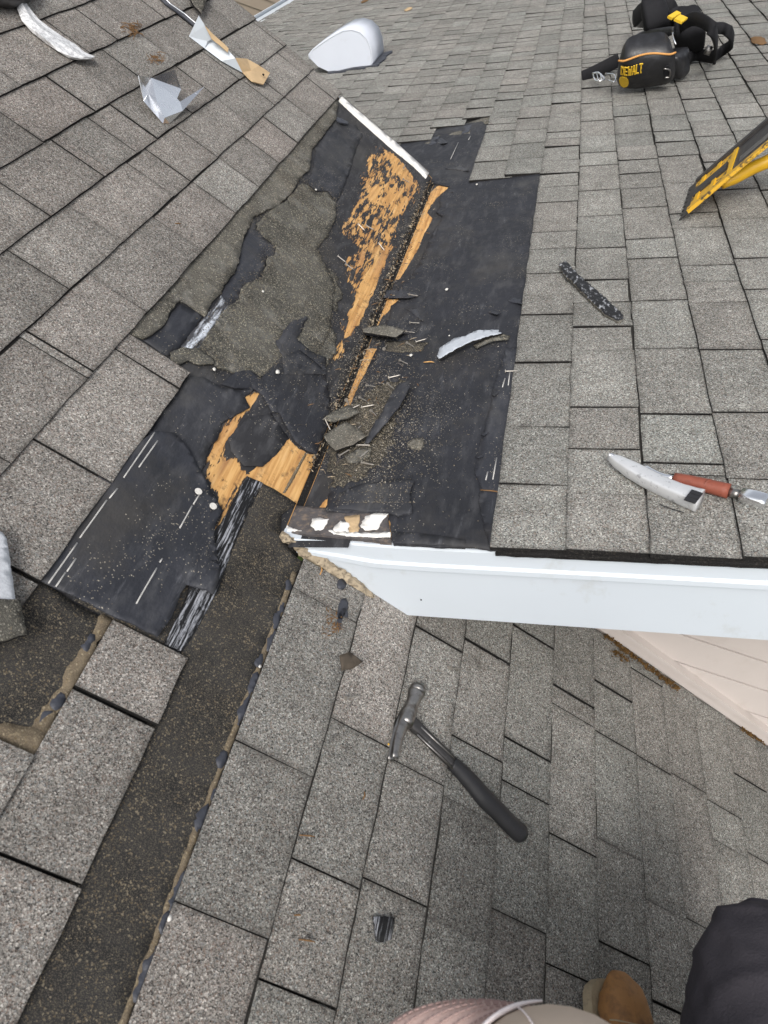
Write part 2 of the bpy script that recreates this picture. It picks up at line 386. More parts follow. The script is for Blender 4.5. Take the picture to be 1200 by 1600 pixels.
def tab_geo(M, t0, t1, y0, y1, sign, skew, lift, tones, T=.0068, jit=.0018, under=.028):
    """one shingle tab: t0 = upslope edge, t1 = butt (exposed edge). sign=+1 when t grows downslope"""
    K = 4; rows = []
    n = lambda s: random.uniform(-s, s)
    cy = [y0+(y1-y0)*k/K for k in range(K+1)]
    zb = H0+.002
    V = []
    j0, j1 = n(.0025), n(.0025)
    for k, y in enumerate(cy):
        yy0 = y + (j0 if k == 0 else (j1 if k == K else n(.001)))
        s0 = skew(y)
        bow = n(jit); 
        w = lift*(1+.35*n(1))
        pt = [(t0+s0-sign*under, yy0, zb), (t0+s0-sign*under, yy0, zb+T), (t1+s0+bow, yy0+n(.0012), zb+T*.9), (t1+s0+bow, yy0+n(.0012), zb+2*T+w+(random.choice([0, 0, .0008]) if k in (0, K) else 0))]
        V += [M @ Vector(p) for p in pt]
    F = []; tn = []; mi = []
    cut = random.choice([K, K, 1, 2, 3])
    for k in range(K):
        a = 4*k; b_ = a+4
        tq = tones[0] if k < cut else tones[1]
        q = [(a+1, a+3, b_+3, b_+1), (a+3, a+2, b_+2, b_+3), (a+0, a+1, b_+1, b_+0)]
        F += q; tn += [tq, tq, tq]; mi += [0, 1, 1]
    F += [(0, 2, 3, 1), (4*K, 4*K+1, 4*K+3, 4*K+2)]; tn += [tones[0]]*2; mi += [1, 1]
    if sign < 0: F = [tuple(reversed(f)) for f in F]
    return V, F, tn, mi, [0., 0., 1., 1.]*(K+1), [e for k in range(K+1) for e in [1. if k in (0, K) else 0.]*4]
def cuts(lo, hi, known, mn, mx):
    """tab joints between lo and hi: the ones read off the photo, the gaps filled with tabs of mixed width"""
    ks = sorted([k for k in known if lo+.02 < k < hi-.02]); out = [lo]
    for k in ks+[hi]:
        while k-out[-1] > mx*1.32:
            nx = out[-1]+random.choice([random.uniform(mn, mx), random.uniform(mn*1.6, mx)])
            if k-nx < mn*.8: break
            out.append(nx)
        if k-out[-1] < .018 and k != hi: continue
        out.append(k)
    return out
class Field:
    def __init__(s, name, parent): s.n = name; s.p = parent; s.L = []
    def add(s, dist, g): s.L.append((dist, g))
    def build(s, limit):
        s.L.sort(key=lambda q: q[0])
        for d, (V, F, tn, mi, wm, bu, en) in s.L[:limit]:
            c = sum(V, Vector((0, 0, 0)))/len(V)
            obj('shingle', V, F, None, s.p, False, c, {'tone': ('FACE', tn), 'warm': ('FACE', [wm]*len(F)), 'butt': ('POINT', bu), 'ends': ('POINT', en)}, [M_SH, M_EDGE], mi)
        V2, F2, T2, W2, I2, B2, E2 = [], [], [], [], [], [], []
        for d, (V, F, tn, mi, wm, bu, en) in s.L[limit:]:
            k = len(V2); V2 += V; F2 += [tuple(i+k for i in f) for f in F]; T2 += tn; W2 += [wm]*len(F); I2 += mi; B2 += bu; E2 += en
        if V2:
            o = obj('shingle_field', V2, F2, None, s.p, False, None, {'tone': ('FACE', T2), 'warm': ('FACE', W2), 'butt': ('POINT', B2), 'ends': ('POINT', E2)}, [M_SH, M_EDGE], I2)
            o['kind'] = 'stuff'
def in_view(P):
    d = P-CAM; z = d.dot(FW)
    if z < .05: return False
    x, y = 600+FPX*d.dot(RT)/z, 800-FPX*d.dot(UP)/z
    return -60 < x < 1260 and -60 < y < 1660
def size_key(V):
    c = sum(V, Vector((0, 0, 0)))/len(V); d = (c-CAM).length
    return d if in_view(c) else d+100

vl = {0: -1.08, 1: -.936, 2: -.79, 3: -.65, 4: -.507, 5: -.356, 6: -.225, 7: -.083, 8: .055, 9: .212, 10: .350, 11: .490, 12: .637, 13: .780, 14: .924, 15: 1.072, 16: 1.206}
for n in range(1, 16): vl[-n] = -1.08-.1435*n
for n in range(17, 26): vl[n] = 1.206+.1435*(n-16)
JA = [(104,57),(150,38),(172,25),(16,124),(112,149),(247,74),(190,100),(305,45),(32,199),(135,240),(124,250),(175,212),(305,127),(365,82),(345,22),(417,52),(36,310),
 (151,351),(235,281),(270,265),(307,222),(365,174),(411,151),(455,100),(59,422),(276,365),(335,310),(375,272),(407,234),(439,204),(470,172),(504,141),(184,460),(94,550),(86,561),
 (232,579),(112,722),(0,716),(35,898),(180,1105),(61,1360),(507,946),(430,1185),(355,1443),(556,1142),(505,1363),(466,1556),(692,1003),(647,1204),(618,1376),(617,1393),
 (768,1023),(746,1172),(730,1262),(712,1453),(835,997),(825,1172),(822,1238),(811,1440),(899,1090),(899,1120),(962,1160),(895,1322),(886,1521),(967,1326),(965,1085),
 (1024,1198),(1037,1419),(1018,1064),(1084,1229),(1095,1447),(1141,1270),(1148,1331)]
kA = {}
for p in JA:
    v, y = A(*p)
    s = max(n for n in vl if vl[n] <= v); kA.setdefault(s, []).append(y)
yS4 = (A(207, 520)[1]+A(295, 585)[1])/2; yS5 = A(28, 1168)[1]; yS6 = (A(178, 968)[1]+A(287, 1018)[1])/2
FA = Field('shingle', roofA)
for s in range(-15, 25):
    lo, hi = -1.5, 3.352
    if s == 4: hi = yS4
    if s == 5: hi = yS5
    if s == 6: hi = yS6
    if s == 7: continue
    if s == 8: hi = 1.034
    if s >= 9: hi = 1.395
    if s == 9: hi = 1.08
    ys = cuts(lo, hi, kA.get(s, []), .10, .30)
    for a, b_ in zip(ys, ys[1:]):
        g = random.uniform(.0011, .0021)
        tn = random.gauss(1, .075); t2 = tn + random.choice([-.13, -.08, .06, .09])
        wm = min(1, max(0, random.gauss(.66 if s < 7 else (.46 if s < 11 else .30), .11)))
        wav = lambda y: .0025*math.sin(y*2.1+s*1.3)
        V, F, T, I, BU, EN = tab_geo(MA, vl[s], vl[s+1], a+g, b_-g, 1, wav, random.choice([0, 0, .0008, .0016]), (tn, t2), under=.0 if s in (6, 8) else .028)
        FA.add(size_key(V), (V, F, T, I, wm, BU, EN))
FA.build(300)
M_GRIME_SHADE = plain('butt_grime_shade', (.034, .032, .029), .95, .1, 0, .5, 80, .3)  # dirt gathered at the butts, with their shadow painted in as dark strips
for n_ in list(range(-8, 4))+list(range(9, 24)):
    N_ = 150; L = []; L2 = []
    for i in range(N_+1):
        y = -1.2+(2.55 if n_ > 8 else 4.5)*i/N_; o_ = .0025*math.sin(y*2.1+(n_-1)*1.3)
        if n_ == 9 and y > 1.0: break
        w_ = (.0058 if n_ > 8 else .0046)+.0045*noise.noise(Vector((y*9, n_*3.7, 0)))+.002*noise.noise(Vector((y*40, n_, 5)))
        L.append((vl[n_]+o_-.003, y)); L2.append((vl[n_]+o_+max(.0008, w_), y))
    sheet('dirt_shade_line', L+L2[::-1], MA, -.0012 if n_ > 8 else -.0020, .002, M_GRIME_SHADE, roofA, jag=False, res=.5, smooth=False)
# black felt that shows in the joints
def flat(name, M, lo, hi, mat, parent):
    return MBd().box(M, (lo[0], lo[1], lo[2]), (hi[0], hi[1], hi[2])).build(name, mat, parent)
flat('underlayment', MA, (-3.3, -1.5, H0), (vl[4]-.01, 3.32, H0+.0015), M_EDGE, roofA)
flat('underlayment', MA, (vl[8]+.01, -1.5, H0), (2.485, 1.02, H0+.0015), M_EDGE, roofA)
flat('underlayment', MA, (.31, 1.0285, H0), (2.485, 1.40, H0+.0015), M_EDGE, roofA)
flat('underlayment', MA, (vl[4]-.008, -1.5, H0), (vl[8]+.008, .64, H0+.0015), M_EDGE, roofA)

# ------------------------------------------------------------------ gable roof shingles
SKB = lambda y: .0125*(y-1.13)
wl = {0: .434, 1: .583, 2: .735, 3: .888, 4: 1.036}
for n in range(5, 22): wl[n] = 1.036+.149*(n-4)
for n in range(1, 26): wl[-n] = .434-.150*n
JB = [(862,427),(860,492),(850,567),(843,668),(834,758),(945,473),(942,511),(942,548),(945,637),(950,773),(1015,404),(1025,470),(1036,545),(1055,648),(1070,725),(1075,744),
 (1115,474),(1137,548),(1155,645),(1175,454),(872,316),(870,362),(872,272),(875,230),(880,178),(932,298),(932,338),(930,260),(930,190),(929,162),(1000,325),(997,375),(992,272),(985,208),(982,182),(980,152),
 (1060,287),(1070,335),(1078,357),(1052,245),(1045,206),(1040,182),(1032,155),(1120,255),(1115,300),(1135,345)]
kB = {}
for p in JB:
    w, y = B(*p); s = max(n for n in wl if wl[n]+SKB(y) <= w); kB.setdefault(s, []).append(y)
startB = {-1: B(818, 273)[1], -2: B(765, 280)[1], -3: B(745, 184)[1], -4: B(705, 197)[1], -5: B(658, 219)[1]}
FB = Field('shingle', roofB)
for s in range(-23, 20):
    lo = 1.046-.047*(wl[s]+.07)*.907 if s >= 0 else startB.get(s, 3.36)
    if s < -5: lo = 3.36
    if wl[s] > 3.4 or wl[s] < -3.1: continue
    ys = cuts(lo, 14.4, kB.get(s, []), .09, .235)
    for a, b_ in zip(ys, ys[1:]):
        g = random.uniform(.0017, .0030)
        tn = random.gauss(1.08, .065); t2 = tn+random.choice([-.10, -.07, .07, .08])
        wm = min(1, max(0, random.gauss(.22, .10)))
        V, F, T, I, BU, EN = tab_geo(MB, wl[s+1], wl[s], a+g*(1+.5*(a > 3)), b_-g*(1+.5*(a > 3)), -1, lambda y: SKB(y)+.003*math.sin(y*1.7+s*2.1), random.choice([0, .001, .002, .0036]) if a < 3 else random.choice([0, .002, .0045]), (tn, t2))
        FB.add(size_key(V), (V, F, T, I, wm, BU, EN))
FB.build(300)
for n_ in range(0, 12):  # same strips on the gable slope: butt dirt plus painted-in shadow
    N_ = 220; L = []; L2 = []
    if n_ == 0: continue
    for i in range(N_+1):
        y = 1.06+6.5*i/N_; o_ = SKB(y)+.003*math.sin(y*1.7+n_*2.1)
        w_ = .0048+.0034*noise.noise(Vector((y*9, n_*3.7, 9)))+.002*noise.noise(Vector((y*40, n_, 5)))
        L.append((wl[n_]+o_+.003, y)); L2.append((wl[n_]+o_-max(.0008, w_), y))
    sheet('dirt_shade_line', L+L2[::-1], MB, -.0020, .002, M_GRIME_SHADE, roofB, jag=False, res=.5, smooth=False)
flat('underlayment', MB, (wl[0]+.03, 1.064, H0), (3.5, 14.4, H0+.0015), M_EDGE, roofB)
flat('underlayment', MB, (-3.0, 3.9, H0), (wl[0]+.028, 14.4, H0+.0015), M_EDGE, roofB)
flat('underlayment', MB, (-3.0, 3.346, H0), (-.25, 3.898, H0+.0015), M_EDGE, roofB)
# exposed headlap remnants where shingles were pulled (stepped edge)
for q in ([(797, 256), (846, 251), (844, 272), (803, 276), (797, 270)], [(718, 194), (766, 178), (764, 189), (722, 200)], [(677, 212), (736, 195), (734, 206), (681, 217)], [(622, 234), (684, 215), (682, 224), (630, 236)]):
    sheet('headlap', [B(*p) for p in q], MB, H0+.006, .004, M_OLD, roofB, amp=.001, res=.03)
for q in ([(724, 196), (737, 193), (733, 204), (721, 208)], [(674, 214), (687, 211), (682, 222), (670, 226)]):
    sheet('tar_strip', [B(*p) for p in q], MB, H0+.0085, .003, M_TAR, roofB, amp=.001, res=.03)

# ------------------------------------------------------------------ fascia, drip edge, soffit, wall
tB = math.tan(SB); tA = math.tan(SA)
fb = []
x1 = 2.9
YF0, YFK = 1.060, -.047
yfa = lambda x: YF0+YFK*x
def Fp(px, py):
    r = ray(px, py); t = (YF0+YFK*CAM.x-CAM.y)/(r.y-YFK*r.x); return CAM+r*t
pL, pC, pE = Fp(441, 836), Fp(620, 960), Fp(1195, 1000); sl = (pE.z-pC.z)/(pE.x-pC.x)
front = [(pL.x, pL.z), (pC.x, pC.z), (x1, pC.z+sl*(x1-pC.x)), (x1, tB*x1-.030), (.04, tB*.04-.016)]
V = [(x, yfa(x), z) for x, z in front] + [(x, yfa(x)+.022, z) for x, z in front]; n = len(front)
fascia = obj('fascia_board', V, [tuple(range(n)), tuple(range(2*n-1, n-1, -1))] + [(i, i+n, (i+1) % n+n, (i+1) % n) for i in range(n)], M_WHITE, roofB)
prof = [(.0, .002), (-.003, -.004), (-.004, -.044), (-.0095, -.050), (-.010, -.063), (-.003, -.067), (.004, -.066)]
V = []; F = []
xs = [0.008+i*.095 for i in range(31)]
for x in xs:
    for dy, dh in prof:
        if x < .2: dh = dh*min(1, .45+.55*x/.2)
        V.append((x, yfa(x)+dy-.0015, tB*x-.022+.012*max(0, 1-x/.25)+dh))
m_ = len(prof)
for i in range(len(xs)-1):
    for k in range(m_-1): a = i*m_+k; F.append((a, a+1, a+1+m_, a+m_))
obj('drip_edge', V, F, M_WHITE, fascia)
for px, py in ((658, 937), (737, 888), (505, 868)):
    c = Fp(px, py); v_, f_ = tube([c-YY*.0015, c+YY*.004], [.0019, .0019], 8); obj('nail_head', v_, f_, M_DKSTEEL, fascia)
# torn wood/caulk along the bevelled end
P = [Fp(438+ (618-438)*t, 833+(957-833)*t + 5*math.sin(9*t)*t)+NA*.006-YY*.008 for t in [i/14 for i in range(15)]]
R = [.004+.009*math.sin(math.pi*min(1, .14+.70*t/14)) for t in range(15)]
v_, f_ = tube(P, R, 10, sub=3, nz=lambda q, t: .007*noise.noise(Vector((q.x*30+q.z*30, q.y*90, (q.z-q.x)*80)))+.004*noise.noise(q*170))
obj('torn_edge', v_, f_, M_TORN, fascia, False)
MBd().add([(-.035, 1.035, -.040), (.035, 1.035, -.040), (.035, 3.34, -.040), (-.035, 3.34, -.040), (-.02, 1.035, -.0125), (.02, 1.035, -.0125), (.02, 3.34, -.0125), (-.02, 3.34, -.0125)], [(4, 5, 6, 7), (0, 4, 7, 3), (1, 2, 6, 5), (0, 1, 5, 4), (2, 3, 7, 6), (0, 3, 2, 1)]).build('valley_board', M_EDGE, roofA)
# bare top of the rake board with flaking paint
hb = -.006
sheet('rake_board', [B(455, 789, hb), B(540, 796, hb), B(606, 800, hb), B(611, 846, hb), B(520, 838, hb), B(443, 832, hb)], MB, hb, .02, M_RAKEWOOD, fascia, amp=.002, res=.02, wr=.0012, wf=30)
Z = lambda zx, zy: B(420+zx/4.286, 760+zy/4.286, hb)
for i, q in enumerate(([(290, 222), (345, 214), (402, 222), (372, 288), (310, 298), (286, 268)], [(430, 292), (480, 232), (540, 252), (530, 318), (450, 326)],
          [(616, 268), (650, 205), (720, 180), (802, 188), (760, 240), (735, 290), (640, 302)], [(398, 298), (560, 312), (700, 312), (817, 312), (812, 346), (560, 338), (440, 322)], [(104, 222), (134, 276), (222, 302), (112, 306)])):
    sheet('paint_flake', [Z(*p) for p in q], MB, hb+.0022, .0012, M_PAINT, fascia, step=.004, amp=.0035, freq=90, res=.015, seed=i)
sheet('bare_patch', [Z(*p) for p in [(508, 205), (612, 190), (600, 318), (540, 312)]], MB, hb+.0014, .001, M_TAN, fascia, step=.004, amp=.003, freq=90, res=.015, seed=8)
# black starter strip along the rake
sv = []; 
pts = [(.445+i*.02, 1.043-.047*(.445+i*.02)*.907+.0022*noise.noise(Vector((i*.7, 0, 0)))) for i in range(120)]
ol = pts + [(w_, 1.10) for w_, _ in reversed(pts)]
sheet('starter_strip', ol, MB, H0+.0018, .008, M_EDGE, roofB, jag=False, res=.05)
sheet('starter_strip', [B(612, 828), B(672, 832), B(727, 840), B(726, 851), B(668, 848), B(613, 846)], MB, H0+.008, .009, M_FELTD, roofB, amp=.0012, res=.03)
MBd().box(MB, (.34, 1.085, -.252), (3.4, 1.405, -.240)).build('soffit', M_WHITE, roofB)
# wall under the overhang
wall = empty('siding_wall', (1.0, 1.42, -.45), 'beige clapboard wall under the white fascia at right, meeting the foreground roof', 'wall')
for k in range(-16, 8):
    z0 = -.264-.1145*k
    if z0 < -2.2: continue
    zt = z0+.1055
    q = [(0.0, 1.409, z0), (0.0, 1.4205, zt)]
    xl = max(.05, (-z0-.012)/tA-.35); xr = 3.4
    # the top of the wall follows the soffit
    xtop = (zt+.27)/tB+.02
    xl2 = max(xl, xtop)
    if xl2 > xr: continue
    MBd().add([(xl2, 1.405, z0), (xr, 1.405, z0), (xr, 1.4075, zt), (xl2, 1.4075, zt), (xl2, 1.432, z0), (xr, 1.432, z0), (xr, 1.432, zt), (xl2, 1.432, zt)],
              [(0, 1, 2, 3), (5, 4, 7, 6), (0, 4, 5, 1), (3, 2, 6, 7), (0, 3, 7, 4), (1, 5, 6, 2)]).build('siding_plank', M_SIDE, wall)
MBd().add([(.62, 1.4325, tB*.62-.285), (.62, 1.4325, -.30), (3.4, 1.4325, -1.45), (3.4, 1.4325, tB*3.4-.285), (.62, 1.445, tB*.62-.285), (.62, 1.445, -.30), (3.4, 1.445, -1.45), (3.4, 1.445, tB*3.4-.285)], [(0, 1, 2, 3), (7, 6, 5, 4), (0, 4, 5, 1), (1, 5, 6, 2), (2, 6, 7, 3), (3, 7, 4, 0)]).build('backing', M_EDGE, wall)
for d, hh, th in ((.002, .036, .004), (.036, .050, .014)):
    MBd().box(MA, (.60, 1.392-th, d+.006), (3.2, 1.407, hh+.006)).build('base_trim', M_SIDE, wall)
# left eave gutter of the gable roof
gut = empty('gutter', (-2.7, 8, -1.4), 'white gutter along the far left eave of the gable roof', 'gutter')
gx = DB*(-3.03); 
MBd().box(MB, (-3.16, 3.4, -.012), (-3.135, 14.4, .008)).box(MB, (-3.16, 3.4, -.11), (-3.03, 14.4, -.10)).box(MB, (-3.04, 3.4, -.10), (-3.025, 14.4, -.03)).box(MB, (-3.16, 3.4, -.10), (-3.15, 14.4, -.012)).build('trough', M_WHITE, gut)
MBd().box(MB, (-3.02, 3.42, -.004), (-2.86, 14.4, .004)).build('gutter_cover', M_WHITE, gut)
# neighbouring house wall beyond
M_TAUPE = plain('taupe_siding', (.20, .165, .13), .7, .2, 0, .1, 3, 0)
nb = empty('neighbour_wall', (-6, 15.5, -5.2), 'taupe clapboard wall with white corner post seen past the white gutter', 'wall')
for k in range(40):
    z0 = -5.2+.19*k
    MBd().add([(-12, 15.48, z0), (-3.55, 15.48, z0), (-3.55, 15.51, z0+.19), (-12, 15.51, z0+.19), (-12, 15.6, z0), (-3.55, 15.6, z0), (-3.55, 15.6, z0+.19), (-12, 15.6, z0+.19)],
              [(0, 1, 2, 3), (5, 4, 7, 6), (0, 4, 5, 1), (3, 2, 6, 7), (0, 3, 7, 4), (1, 5, 6, 2)]).build('siding_plank', M_TAUPE, nb)
MBd().box(ID, (-3.55, 15.45, -5.2), (-3.38, 15.62, 2.4)).build('corner_post', M_WHITE, nb)

# rake edge of the main roof: wall below, white drip edge
MBd().box(MA, (-3.3, 3.326, -.20), (-.49, 3.343, H0-.002)).build('rake_fascia', M_WHITE, roofA)
tr = MBd()
tp = [(-.50, 3.288), (-.42, 3.278), (-.30, 3.272), (-.20, 3.268), (-.10, 3.276), (-.03, 3.262)]
ol = [(a, b_) for a, b_ in tp] + [(-.028, 3.318), (-.10, 3.325), (-.2, 3.33), (-.3, 3.331), (-.42, 3.333), (-.50, 3.332)]
sheet('drip_edge', ol, MA, -.001, .012, M_PAINT, roofA, amp=.0025, freq=50, res=.03, wr=.003, wf=8)
MBd().box(MA, (-.50, 3.327, -.10), (-.03, 3.342, -.004)).build('rake_fascia', M_RAKEWOOD, roofA)

# ------------------------------------------------------------------ stripped area: sheathing with torn paper
def sdf(poly, X, Y):
    P = np.array(poly); inside = np.zeros(X.shape, bool); d = np.full(X.shape, 9.0); n = len(P)
    for i in range(n):
        a, c = P[i], P[(i+1) % n]; e = c-a; w0 = X-a[0]; w1 = Y-a[1]
        t = np.clip((w0*e[0]+w1*e[1])/(e@e+1e-12), 0, 1); d = np.minimum(d, np.hypot(w0-t*e[0], w1-t*e[1]))
        cnd = (a[1] > Y) != (c[1] > Y)
        with np.errstate(divide='ignore', invalid='ignore'):
            xi = (c[0]-a[0])*(Y-a[1])/(c[1]-a[1]+1e-12)+a[0]
        inside ^= cnd & (X < xi)
    return np.where(inside, d, -d)
def base_grid(name, M, lo, hi, step, zones, h, parent, dz=None):
    nx, ny = int((hi[0]-lo[0])/step)+1, int((hi[1]-lo[1])/step)+1
    X, Y = np.meshgrid(np.linspace(lo[0], hi[0], nx), np.linspace(lo[1], hi[1], ny))
    w = np.zeros(X.shape)
    for poly, val, soft in zones:
        s = sdf(poly, X, Y); w = np.maximum(w, val*np.clip(.5+s/soft, 0, 1)) if val > 0 else np.where(s > 0, w*(1+val*np.clip(s/soft, 0, 1)), w)
    V = [M @ Vector((x, y, h + (dz(x, y) if dz else 0))) for x, y in zip(X.ravel(), Y.ravel())]
    F = [(j*nx+i, j*nx+i+1, (j+1)*nx+i+1, (j+1)*nx+i) for j in range(ny-1) for i in range(nx-1)]
    return obj(name, V, F, M_BASE, parent, True, None, {'wood': ('POINT', w.ravel().tolist())})
def zz(ox, oy, s, fn):
    return lambda L: [fn(ox+x/s, oy+y/s) for x, y in L]
zA1 = zz(500, 220, 4.615, A); zA2 = zz(200, 540, 3.53, A); zA3 = zz(200, 150, 3.53, A); zA4 = zz(60, 640, 4.0, A)
zB1 = zz(500, 220, 4.615, B); zB2 = zz(420, 540, 4.286, B); zA5 = zz(420, 540, 4.286, A)
W1 = zA1([(450, 20), (560, 90), (680, 230), (740, 300), (735, 400), (680, 430), (620, 530), (560, 680), (530, 760), (480, 880), (420, 1020), (330, 1240), (230, 1400), (180, 1440), (140, 1320), (230, 1200), (260, 1050), (200, 1000), (180, 830), (280, 740), (150, 650), (160, 560), (270, 380), (310, 230), (330, 120)])
W1a = zA1([(320, 300), (470, 270), (600, 350), (690, 410), (620, 530), (560, 540), (480, 470), (350, 430)])
W1b = zA1([(530, 740), (480, 880), (420, 1020), (330, 1240), (230, 1400), (190, 1410), (220, 1240), (280, 1060), (350, 930), (440, 800)])
W1c = zA1([(450, 20), (560, 90), (680, 230), (700, 300), (650, 330), (560, 230), (500, 130)])
W1d = zA1([(170, 1400), (250, 1400), (160, 1569), (60, 1569), (110, 1440)])
W2 = zA2([(740, 245), (700, 340), (640, 400), (560, 520), (545, 600), (640, 660), (690, 690), (750, 640), (820, 590), (900, 500), (1000, 580), (1115, 605), (1100, 650), (1000, 880), (940, 860), (690, 715), (650, 730), (540, 940), (470, 1070), (455, 1020), (520, 930), (500, 780), (430, 720), (470, 520), (530, 410), (650, 330), (655, 270), (700, 238)])
W2a = zA2([(670, 390), (790, 380), (800, 420), (740, 550), (700, 560), (720, 470), (680, 450)])
W2b = zA2([(690, 680), (820, 600), (900, 520), (1000, 580), (1115, 605), (1100, 650), (1000, 880), (940, 860), (690, 715)])
W2c = zA2([(480, 620), (620, 600), (650, 680), (640, 740), (560, 880), (540, 930), (510, 800), (440, 720)])
W1e = zA1([(440, 640), (600, 520), (540, 700), (470, 860), (400, 930), (380, 800)])
zonesA = [(W1, .50, .03), (W1a, .72, .05), (W1b, 1.05, .018), (W1c, .80, .03), (W1e, .62, .03), (W1d, .5, .03), (W2, .74, .016), (W2a, .66, .03), (W2b, 1.5, .006), (W2c, .92, .02)]
base_grid('sheathing', MA, (vl[4]-.02, .60), (-.006, 3.318), .006, zonesA, H0+.0005, roofA, lambda x, y: .0012*noise.noise(Vector((x*9, y*9, 0))))
base_grid('sheathing', MA, (-.0055, .60), (.065, 1.027), .006, zonesA, H0+.0005, roofA)
V1 = zB1([(925, 318), (840, 385), (790, 445), (765, 500), (805, 540), (750, 640), (700, 760), (625, 880), (565, 975), (470, 975), (530, 820), (600, 740), (640, 600), (690, 480), (745, 400), (850, 305)])
V2 = zB1([(560, 1120), (440, 1250), (385, 1350), (340, 1330), (390, 1200), (440, 1120)])
V3 = zB2([(715, 0), (650, 130), (580, 265), (530, 390), (500, 450), (450, 400), (470, 350), (520, 290), (530, 200), (590, 80), (640, 0)])
V4 = zB2([(400, 985), (415, 1065), (318, 1072), (350, 1030)])
base_grid('sheathing', MB, (.0055, 1.034), (.14, 3.344), .005, [(V1, 1.7, .012), (V2, 1.3, .012), (V3, 1.7, .010), (V4, 1.2, .010)], H0+.0005, roofB, lambda x, y: .0015*noise.noise(Vector((x*9, y*9, 3))))
# plywood: joint and bare pieces at the foot of the valley
gy = zA2([(990, 575), (1000, 580), (915, 745), (880, 800), (865, 800), (900, 735)])
sheet('sheathing_joint', gy, MA, H0+.0022, .001, M_DIRT, roofA, step=.004, amp=.0015, freq=90, res=.012)
# old gritty shingle layer, felt patches -- from the bottom up
S = lambda *a, **k: sheet(*a, **k)
G1b = zA3([(770, 632), (870, 577), (960, 470), (1000, 480), (1040, 520), (1110, 520), (1150, 580), (1150, 660), (1110, 760), (1050, 830), (1080, 900), (1120, 960), (1150, 1050), (1130, 1200), (1120, 1300), (1060, 1400), (960, 1440), (860, 1450), (800, 1530), (700, 1545), (600, 1518), (490, 1490), (460, 1440), (400, 1392), (385, 1400), (440, 1310), (500, 1215), (560, 1152), (620, 1110), (640, 1030), (700, 1010), (740, 990), (770, 920), (770, 880), (815, 870), (825, 820), (710, 725), (718, 690)])
S('old_shingle_layer', G1b, MA, H0+.005, .0042, M_OLD2, roofA, step=.007, amp=.004, freq=45, res=.025, wr=.0012, wf=9, seed=2, curl=.006)
G1a = zA3([(1165, 20), (1150, 120), (1100, 185), (1020, 290), (1005, 400), (950, 450), (900, 540), (860, 570), (820, 610), (770, 622), (700, 655), (670, 720), (640, 780), (620, 880), (600, 950), (570, 990), (530, 1040), (520, 1080), (470, 1125), (435, 1205), (330, 1135), (290, 1120), (240, 1180), (210, 1250), (150, 1300), (90, 1330), (0, 1300), (-30, 1250), (270, 990), (600, 620), (900, 270), (1040, 120), (1140, 10)])
S('old_shingle_layer', G1a, MA, H0+.0075, .006, M_OLD, roofA, step=.007, amp=.003, freq=45, res=.025, wr=.0008, wf=9, seed=3, curl=.006)
S('felt_patch', zA3([(1150, 130), (1110, 175), (1040, 280), (1030, 380), (1000, 470), (1045, 515), (1110, 515), (1160, 570), (1200, 500), (1260, 300), (1300, 200), (1260, 150), (1200, 140)]), MA, H0+.0032, .0025, M_FELT, roofA, step=.007, amp=.004, res=.025, wr=.001, seed=4, curl=.004)
S('felt_patch', zA3([(1150, 118), (1185, 128), (1215, 145), (1210, 158), (1170, 150), (1148, 135)]), MA, H0+.013, .003, M_TAR, roofA, step=.005, amp=.002, res=.02, seed=5, curl=.004)
S('felt_patch', zA3([(700, 660), (720, 690), (712, 725), (830, 815), (820, 880), (770, 890), (745, 1000), (650, 1035), (620, 1115), (560, 1155), (520, 1090), (560, 1000), (610, 940), (630, 800)]), MA, H0+.003, .002, M_FELTC, roofA, amp=.003, res=.025, seed=6, curl=.004)
S('felt_patch', zA3([(90, 1330), (210, 1250), (250, 1180), (300, 1130), (420, 1200), (330, 1330), (240, 1420), (200, 1410)]), MA, H0+.003, .002, M_FELTC, roofA, amp=.003, res=.025, seed=7, curl=.004)
S('tar_strip', zA3([(520, 1090), (560, 1150), (500, 1230), (440, 1320), (382, 1402), (300, 1372), (360, 1290), (430, 1210), (490, 1140)]), MA, H0+.0058, .003, M_STREAK, roofA, step=.005, amp=.0025, freq=80, res=.012, wr=.0012, wf=60, seed=8)
S('paper_scrap', zA3([(238, 1410), (300, 1380), (400, 1388), (470, 1440), (485, 1470), (400, 1475), (340, 1455), (280, 1475), (240, 1440)]), MA, H0+.009, .003, M_OLD2, roofA, step=.006, amp=.003, res=.02, wr=.002, wf=25, seed=9)
for i_, q_ in enumerate(([(1080, 930), (1150, 960), (1190, 1080), (1150, 1180), (1090, 1120)], [(1090, 1240), (1160, 1300), (1150, 1420), (1080, 1500), (1020, 1440)], [(900, 1330), (960, 1300), (990, 1360), (900, 1460), (850, 1440)])):
    S('old_shingle_layer', zA3(q_), MA, H0+.0042, .003, M_OLD2, roofA, step=.005, amp=.012, freq=48, res=.02, wr=.001, seed=90+i_)
